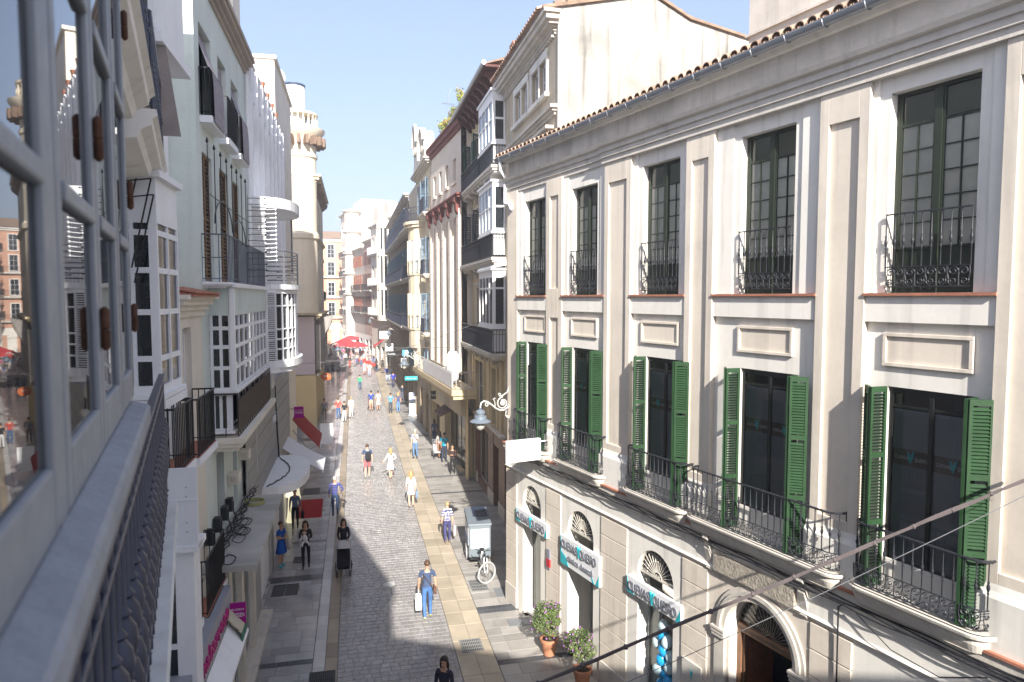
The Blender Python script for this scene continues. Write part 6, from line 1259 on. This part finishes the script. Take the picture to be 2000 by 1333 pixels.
def bag(lab, px, py, rz, off, size, col, strap=None, name='bag', cat='bag', z=.45):
    x, y = gp(px, py); o = thing(name, lab, cat, (x, y, 0), rz, 'bags people carry'); a, b_, c = size; X_, Y_ = off
    q = MB(); q.add([(X_-a*.42, Y_-b_*.35, z+c), (X_+a*.42, Y_-b_*.35, z+c), (X_+a*.42, Y_+b_*.35, z+c), (X_-a*.42, Y_+b_*.35, z+c), (X_-a/2, Y_-b_/2, z+c*.3), (X_+a/2, Y_-b_/2, z+c*.3), (X_+a/2, Y_+b_/2, z+c*.3), (X_-a/2, Y_+b_/2, z+c*.3), (X_-a*.45, Y_-b_*.4, z), (X_+a*.45, Y_-b_*.4, z), (X_+a*.45, Y_+b_*.4, z), (X_-a*.45, Y_+b_*.4, z)],
        [(3, 2, 1, 0), (0, 1, 5, 4), (1, 2, 6, 5), (2, 3, 7, 6), (3, 0, 4, 7), (4, 5, 9, 8), (5, 6, 10, 9), (6, 7, 11, 10), (7, 4, 8, 11), (8, 9, 10, 11)]); q.build('pouch', cloth(col), o, bevel=.02)
    q = MB(); q.tube(strap or [(X_, Y_-b_*.3, z+c), (X_, Y_, z+c+.14), (X_, Y_+b_*.3, z+c)], .012, 5); q.build('strap', cloth(tuple(v*.7 for v in col)), o); return o
def ppl(label, px, py, rz, **kw): x, y = gp(px, py); return person(label, x, y, rz, **kw)
cross = lambda s: [(s*.17, .02, .86), (s*.12, .12, 1.1), (-s*.10, .10, 1.38), (-s*.14, 0, 1.47), (-s*.10, -.12, 1.36), (s*.10, -.125, 1.08), (s*.19, -.03, .86)]
ppl('man in navy T-shirt and jeans carrying a white plastic bag, seen from behind', 835, 1209, AW, H=1.76, top=(.06, .09, .17), bottom=(.07, .16, .36), shoes=(.6, .7, .3), hair='brown', sleeve=.28, phase=.35)
bag('white plastic carrier bag held by the man in the navy T-shirt', 835, 1209, AW, (-.27, -.02), (.20, .26, .46), (.72, .75, .76), z=.33); bag('brown leather bag slung across the man in the navy T-shirt', 835, 1209, AW, (.22, -.02), (.10, .24, .24), (.11, .06, .045), cross(1), z=.78)
x, y = -1.50, 14.6; person('dark-haired woman cut off at the bottom edge of the picture', x, y, TO-.5, H=1.66, top=(.03, .03, .05), bottom=(.05, .05, .06), hair='dark', long=True, sleeve=1, phase=.2, female=True)
ppl('woman in black cardigan pushing a black pushchair toward the viewer', 672, 1104, TO, H=1.66, top=(.02, .02, .024), bottom=(.03, .03, .04), hair='dark', long=True, sleeve=1, phase=.3, arms=('push', 'push'), female=True)
ppl('woman in black jacket carrying a baby on the left pavement', 598, 1110, TO, H=1.68, top=(.025, .025, .03), bottom=(.015, .015, .018), hair='dark', long=True, sleeve=1, phase=.35, arms=('bent', 'bent'), female=True)
ppl('woman in a royal blue dress at the shop window', 550, 1108, TO+.9, H=1.63, dress=(.015, .09, .40), shoes=(.05, .45, .55), hair='brown', sleeve=.3, phase=.1, arms=('down', 'bent'), female=True)
bag('cream shoulder bag of the woman in the blue dress', 550, 1108, TO+.9, (-.22, .08), (.14, .34, .38), (.55, .49, .44), [(-.22, -.06, .95), (-.16, 0, 1.46), (-.22, .16, .95)], z=.60)
ppl('woman in slate blue top and black trousers beside the floor lamp', 577, 1033, TO, H=1.64, top=(.10, .14, .22), bottom=(.014, .014, .016), hair='dark', sleeve=.8, phase=.3, female=True); bag('black handbag of the woman in slate blue by the red carpet', 577, 1033, TO, (-.30, .05), (.12, .26, .28), (.02, .02, .022), z=.45)
ppl('man in striped navy shirt with a shoulder bag walking away on the kerb', 655, 1009, AW, H=1.76, top=(.05, .06, .20), bottom=(.035, .06, .12), hair='grey', sleeve=.85, phase=.35, stripes=(.09, .10, .28), arms=('down', 'hip')); bag('grey shoulder bag of the man in the striped navy shirt', 655, 1009, AW, (.26, -.03), (.12, .30, .25), (.16, .14, .13), cross(1), z=.80)
ppl('fair-haired woman in white blouse and pale skirt walking away', 803, 991, AW, H=1.66, top=(.70, .67, .66), skirt=(.52, .58, .66), shoes=(.4, .25, .18), skin=1, hair='blond', long=True, sleeve=.8, phase=.3, female=True); bag('blue paper bag carried by the fair-haired woman in white', 803, 991, AW, (.26, 0), (.10, .26, .34), (.16, .24, .36), z=.42)
ppl('fair-haired woman in a white tunic with arms out', 763, 936, AW+.4, H=1.64, dress=(.72, .70, .68), shoes=(.4, .25, .18), skin=1, hair='blond', long=True, sleeve=.9, phase=.35, arms=('out', 'hip'), female=True)
ppl('man with a black backpack and coral shorts walking away', 718, 934, AW, H=1.80, top=(.06, .09, .17), bottom=(.48, .13, .15), shoes=(.45, .5, .45), skin=1, hair='brown', sleeve=.35, leg=.42, phase=.3); bag('black backpack on the man in coral shorts', 718, 934, AW, (0.05, -.19), (.30, .18, .44), (.02, .021, .026), [(.12, -.12, 1.42), (.12, 0, 1.47), (.12, .1, 1.3)], 'backpack', 'backpack', z=.98)
ppl('white-haired man in pale shirt and jeans standing in the sun', 811, 896, TO-.6, H=1.72, top=(.50, .52, .62), bottom=(.12, .22, .38), hair='grey', skin=1, sleeve=.4, phase=.15, arms=('face', 'down'))
ppl('woman in navy and white striped top beside the delivery tricycle', 874, 1061, AW, H=1.62, top=(.05, .06, .20), bottom=(.06, .06, .17), shoes=(.3, .2, .12), hair='blond', skin=1, sleeve=.5, phase=.2, stripes=(.66, .64, .66), female=True); bag('grey shopping bag carried by the woman in the striped top', 874, 1061, AW, (.27, 0), (.10, .28, .42), (.45, .42, .44), z=.30)
S_ = [('woman in dark blue standing in the shade by the shop door', 848, 868, AW+.3, dict(top=(.10, .14, .24), bottom=(.04, .06, .14), hair='brown', long=True, female=True, H=1.62)),
 ('woman in white top with an orange bag in the shade group', 859, 895, AW+.3, dict(top=(.45, .42, .40), bottom=(.25, .12, .06), hair='brown', long=True, female=True, H=1.6)),
 ('man in turquoise T-shirt looking at the shop window', 868, 903, AW-.6, dict(top=(.02, .33, .48), bottom=(.03, .045, .08), hair='dark', H=1.72, sleeve=.35)),
 ('person in a dark brown coat standing in the shade', 884, 927, TO-.4, dict(top=(.06, .035, .03), bottom=(.015, .013, .015), hair='brown', sleeve=1, H=1.6, arms=('bent', 'bent'))),
 ('man in a red shirt and jeans walking in a trio', 661, 820, AW, dict(top=(.55, .09, .07), bottom=(.06, .13, .28), hair='brown', skin=1)),
 ('woman in black top and white trousers walking in a trio', 673, 825, AW, dict(top=(.02, .02, .024), bottom=(.70, .70, .70), hair='brown', female=True, H=1.62)),
 ('woman all in white walking beside the trio', 686, 817, AW, dict(top=(.75, .74, .72), bottom=(.72, .72, .70), hair='blond', skin=1, female=True, sleeve=.7)),
 ('man in grey checked shirt in the shade on the left pavement', 634, 822, AW, dict(top=(.16, .17, .21), bottom=(.16, .14, .13), hair='dark', stripes=(.28, .28, .32), sleeve=.7)),
 ('man in bright blue polo shirt and cream shorts with a pushchair', 725, 803, AW, dict(top=(.03, .08, .42), bottom=(.55, .48, .36), leg=.45, hair='dark', arms=('push', 'push'), sleeve=.4)),
 ('woman in pale grey dress beside the blue polo shirt', 739, 803, AW, dict(dress=(.48, .45, .42), hair='brown', female=True)),
 ('man in sky blue T-shirt and dark jeans carrying bags', 763, 808, AW, dict(top=(.12, .36, .62), bottom=(.06, .07, .10), hair='dark', sleeve=.35)),
 ('fair woman in dark blue top and jeans with white bags', 778, 807, AW, dict(top=(.05, .08, .22), bottom=(.14, .28, .50), hair='blond', long=True, female=True, sleeve=.2)),
 ('man in dark navy in the shade by the right wall', 786, 786, AW, dict(top=(.03, .04, .08), bottom=(.10, .10, .14), hair='dark')),
 ('woman in a bright green top walking away alone', 703, 763, AW, dict(top=(.05, .50, .22), bottom=(.04, .10, .20), hair='dark', female=True, sleeve=.9, H=1.62)),
 ('boy in dark T-shirt and white trousers running on the left', 661, 742, AW, dict(top=(.05, .05, .06), bottom=(.65, .66, .7), hair='dark', H=1.5, phase=.6)),
 ('person in a long black coat on the shaded left side', 650, 735, TO, dict(dress=(.012, .012, .014), hair='dark', long=True, female=True)),
 ('person in slate jacket beside the black coat on the left', 641, 737, TO, dict(top=(.12, .16, .22), bottom=(.05, .05, .06), hair='dark', sleeve=1)),
 ('woman in vivid blue top close to the right-hand wall', 756, 745, TO, dict(top=(.06, .08, .55), bottom=(.50, .55, .70), hair='brown', female=True)),
 ('person in pale blue beside the vivid blue top', 762, 745, AW, dict(top=(.40, .50, .62), bottom=(.45, .5, .6), hair='brown')),
 ('person in deep blue close to the right wall', 768, 758, AW, dict(top=(.04, .06, .45), bottom=(.05, .05, .1), hair='dark')),
 ('woman in cream coat near the red cart', 747, 725, TO, dict(dress=(.60, .52, .44), hair='blond', female=True, sleeve=.9)),
 ('person in white shirt and pale jeans in front of the crowd', 722, 736, AW, dict(top=(.72, .66, .62), bottom=(.42, .50, .62), hair='brown')),
 ('woman in pale dress in front of the crowd', 712, 733, TO, dict(dress=(.55, .52, .60), hair='brown', female=True)),
 ('person in maroon jacket on the left edge of the crowd', 648, 708, AW, dict(top=(.20, .10, .10), bottom=(.55, .50, .42), hair='brown', sleeve=1)),
 ('stout person in pale pink in the crowd', 662, 722, AW, dict(top=(.72, .50, .60), bottom=(.10, .12, .25), hair='grey')),
 ('woman in bright pink in the crowd', 671, 700, AW, dict(top=(.75, .16, .40), bottom=(.3, .3, .35), hair='dark', female=True))]
for lab, px, py, rz, kw in S_: kw.setdefault('phase', .3); ppl(lab, px, py, rz, detail=py > 860, **kw)
r = random.Random(21); pal = [((.70, .66, .62), 'white'), ((.05, .05, .06), 'black'), ((.10, .14, .30), 'navy'), ((.55, .50, .45), 'beige'), ((.50, .08, .07), 'red'), ((.35, .45, .60), 'pale blue'), ((.40, .30, .35), 'mauve'), ((.18, .18, .2), 'charcoal')]
spots = [(x_, y_) for x_, y_ in [(655, 686), (662, 684), (669, 690), (677, 697), (681, 703), (685, 693), (688, 711), (692, 716), (696, 700), (699, 709), (703, 697), (706, 716), (709, 704), (714, 700), (717, 711), (720, 703), (675, 712), (683, 719), (668, 715), (694, 690), (701, 688), (653, 695), (643, 715), (666, 676), (674, 681), (682, 684), (730, 720), (736, 727), (657, 692), (660, 699), (665, 705), (672, 707), (679, 690), (684, 699), (690, 705), (697, 713), (704, 706), (711, 711), (716, 693), (725, 712), (688, 680), (696, 681), (707, 690), (646, 700)]]
sides = ['far left', 'left', 'left middle', 'middle', 'right middle', 'right']
used_l = set()
for i, (px, py) in enumerate(spots):
    c, nm = pal[i % len(pal)]; b_, nb = pal[(i*3+1) % len(pal)]; away = r.random() < .5
    side = sides[min(5, int((px-640)/17))]; hr = 'dark'
    for hr in ('dark', 'brown', 'blond', 'grey'):
        lab = 'distant %s-haired person, %s top, %s trousers, %s, %s of crowd' % (hr, nm, nb, 'walking away' if away else 'coming nearer', side)
        if lab not in used_l: break
    used_l.add(lab); ppl(lab, px, py, (AW if away else TO)+r.uniform(-.5, .5), H=r.uniform(1.58, 1.78), top=c, bottom=b_, hair=hr, long=r.random() < .4, sleeve=r.choice((.3, .9)), phase=r.uniform(.15, .4), detail=False, female=r.random() < .5, group='distant crowd')
# baby on the arm, pushchairs
x, y = gp(598, 1110); o = thing('baby', 'baby in white held by the woman in the black jacket', 'baby', (x, y, 0), TO); q = MB(); q.tube([(-.02, .20, 1.02), (0, .22, 1.12), (.02, .22, 1.22), (.03, .21, 1.28)], [.06, .09, .085, .045], 10); q.tube([(-.05, .24, 1.04), (-.12, .28, .98), (-.13, .26, .90)], [.045, .04, .028], 7); q.tube([(.06, .24, 1.04), (.10, .30, .97), (.10, .28, .89)], [.045, .04, .028], 7); q.tube([(.09, .22, 1.20), (.16, .25, 1.14), (.14, .28, 1.08)], [.035, .03, .022], 7); q.build('body', cloth((.62, .60, .60)), o, smooth=60); q = MB(); q.ball((.03, .21, 1.36), .075, 10, 8, sz=1.1); q.build('head', SKIN[1], o, smooth=60); q = MB(); q.ball((.03, .195, 1.375), .079, 10, 8, sz=1.05); q.build('hair', HAIRS['dark'], o, smooth=60)
def pushchair(lab, px, py, rz, off, hood, seat):
    x, y = gp(px, py); c = math.cos(rz); s = math.sin(rz); x, y = x-s*off, y+c*off
    o = thing('pushchair', lab, 'pushchair', (x, y, 0), rz, 'pushchairs'); fr = M('alloy', ())
    for i, (a, b_, r_) in enumerate(((-.27, -.32, .13), (.27, -.32, .13), (-.22, .36, .10), (.22, .36, .10))):
        q = MB(); q.tube([(r_*math.cos(2*PI*i/14), 0, r_*math.sin(2*PI*i/14)) for i in range(14)], .022, 6, True); q.ball((0, 0, 0), .04, 6, 5); q.build('wheel', M('matt_black', ()), o, mw=T(a, b_, r_+.02, rz=R(90)))
    q = MB()
    for s_ in (-1, 1): q.tube([(s_*.25, -.32, .15), (s_*.25, .1, .50), (s_*.24, -.25, .85), (s_*.24, -.38, 1.02)], .014, 6); q.tube([(s_*.22, .36, .12), (s_*.24, -.05, .62)], .014, 6)
    q.tube([(-.24, -.38, 1.02), (.24, -.38, 1.02)], .018, 6); q.tube([(-.25, -.32, .15), (.25, -.32, .15)], .012, 5); q.build('frame', fr, o)
    q = MB(); q.prism([(-.22, .42), (.40, .32), (.44, .40), (.10, .50), (-.12, .98), (-.26, .95)], -.22, .22, 'x'); q.build('seat', cloth(seat), o, bevel=.04)
    q = MB(); N = 7; vs = []
    for i in range(N+1):
        a = R(-15)+R(120)*i/N
        for j in range(7): b2 = PI*j/6; vs.append((.25*math.cos(b2), -.10-.30*math.cos(a)*math.sin(b2)*0-.02+.30*math.sin(a-.6)*math.sin(b2), .82+.30*math.cos(a-.6)*math.sin(b2)))
    q.add(vs, [(i*7+j, i*7+j+1, (i+1)*7+j+1, (i+1)*7+j) for i in range(N) for j in range(6)]); q.build('hood', cloth(hood), o, smooth=50)
    q = MB(); q.box(-.2, .2, -.2, .2, .2, .3); q.build('basket', cloth((.03, .03, .035)), o)
pushchair('black pushchair with a pale hood in front of the woman in the black cardigan', 672, 1104, TO, .72, (.50, .49, .50), (.015, .015, .018)); pushchair('pushchair pushed by the man in the blue polo shirt', 725, 803, AW, .65, (.12, .10, .10), (.30, .12, .12)); pushchair('grey pushchair in the shade group by the shop', 853, 893, TO, .1, (.2, .2, .22), (.4, .4, .42))

bpy.data.scenes.remove(TSC)

# ================================================================ thin summer haze
hm = bpy.data.materials.new('haze'); hm.use_nodes = True; hn = hm.node_tree; hn.nodes.remove(hn.nodes['Principled BSDF'])
pv = hn.nodes.new('ShaderNodeVolumePrincipled'); pv.inputs['Color'].default_value = (.86, .91, 1, 1); pv.inputs['Density'].default_value = .0016; pv.inputs['Anisotropy'].default_value = .1
hn.links.new(pv.outputs[0], hn.nodes['Material Output'].inputs['Volume'])
q = MB(); q.box(-130, 110, -45, 210, -1.2, 31); hz_ = q.build('haze', hm); hz_['kind'] = 'stuff'; hz_['label'] = 'thin pale summer haze filling the street'
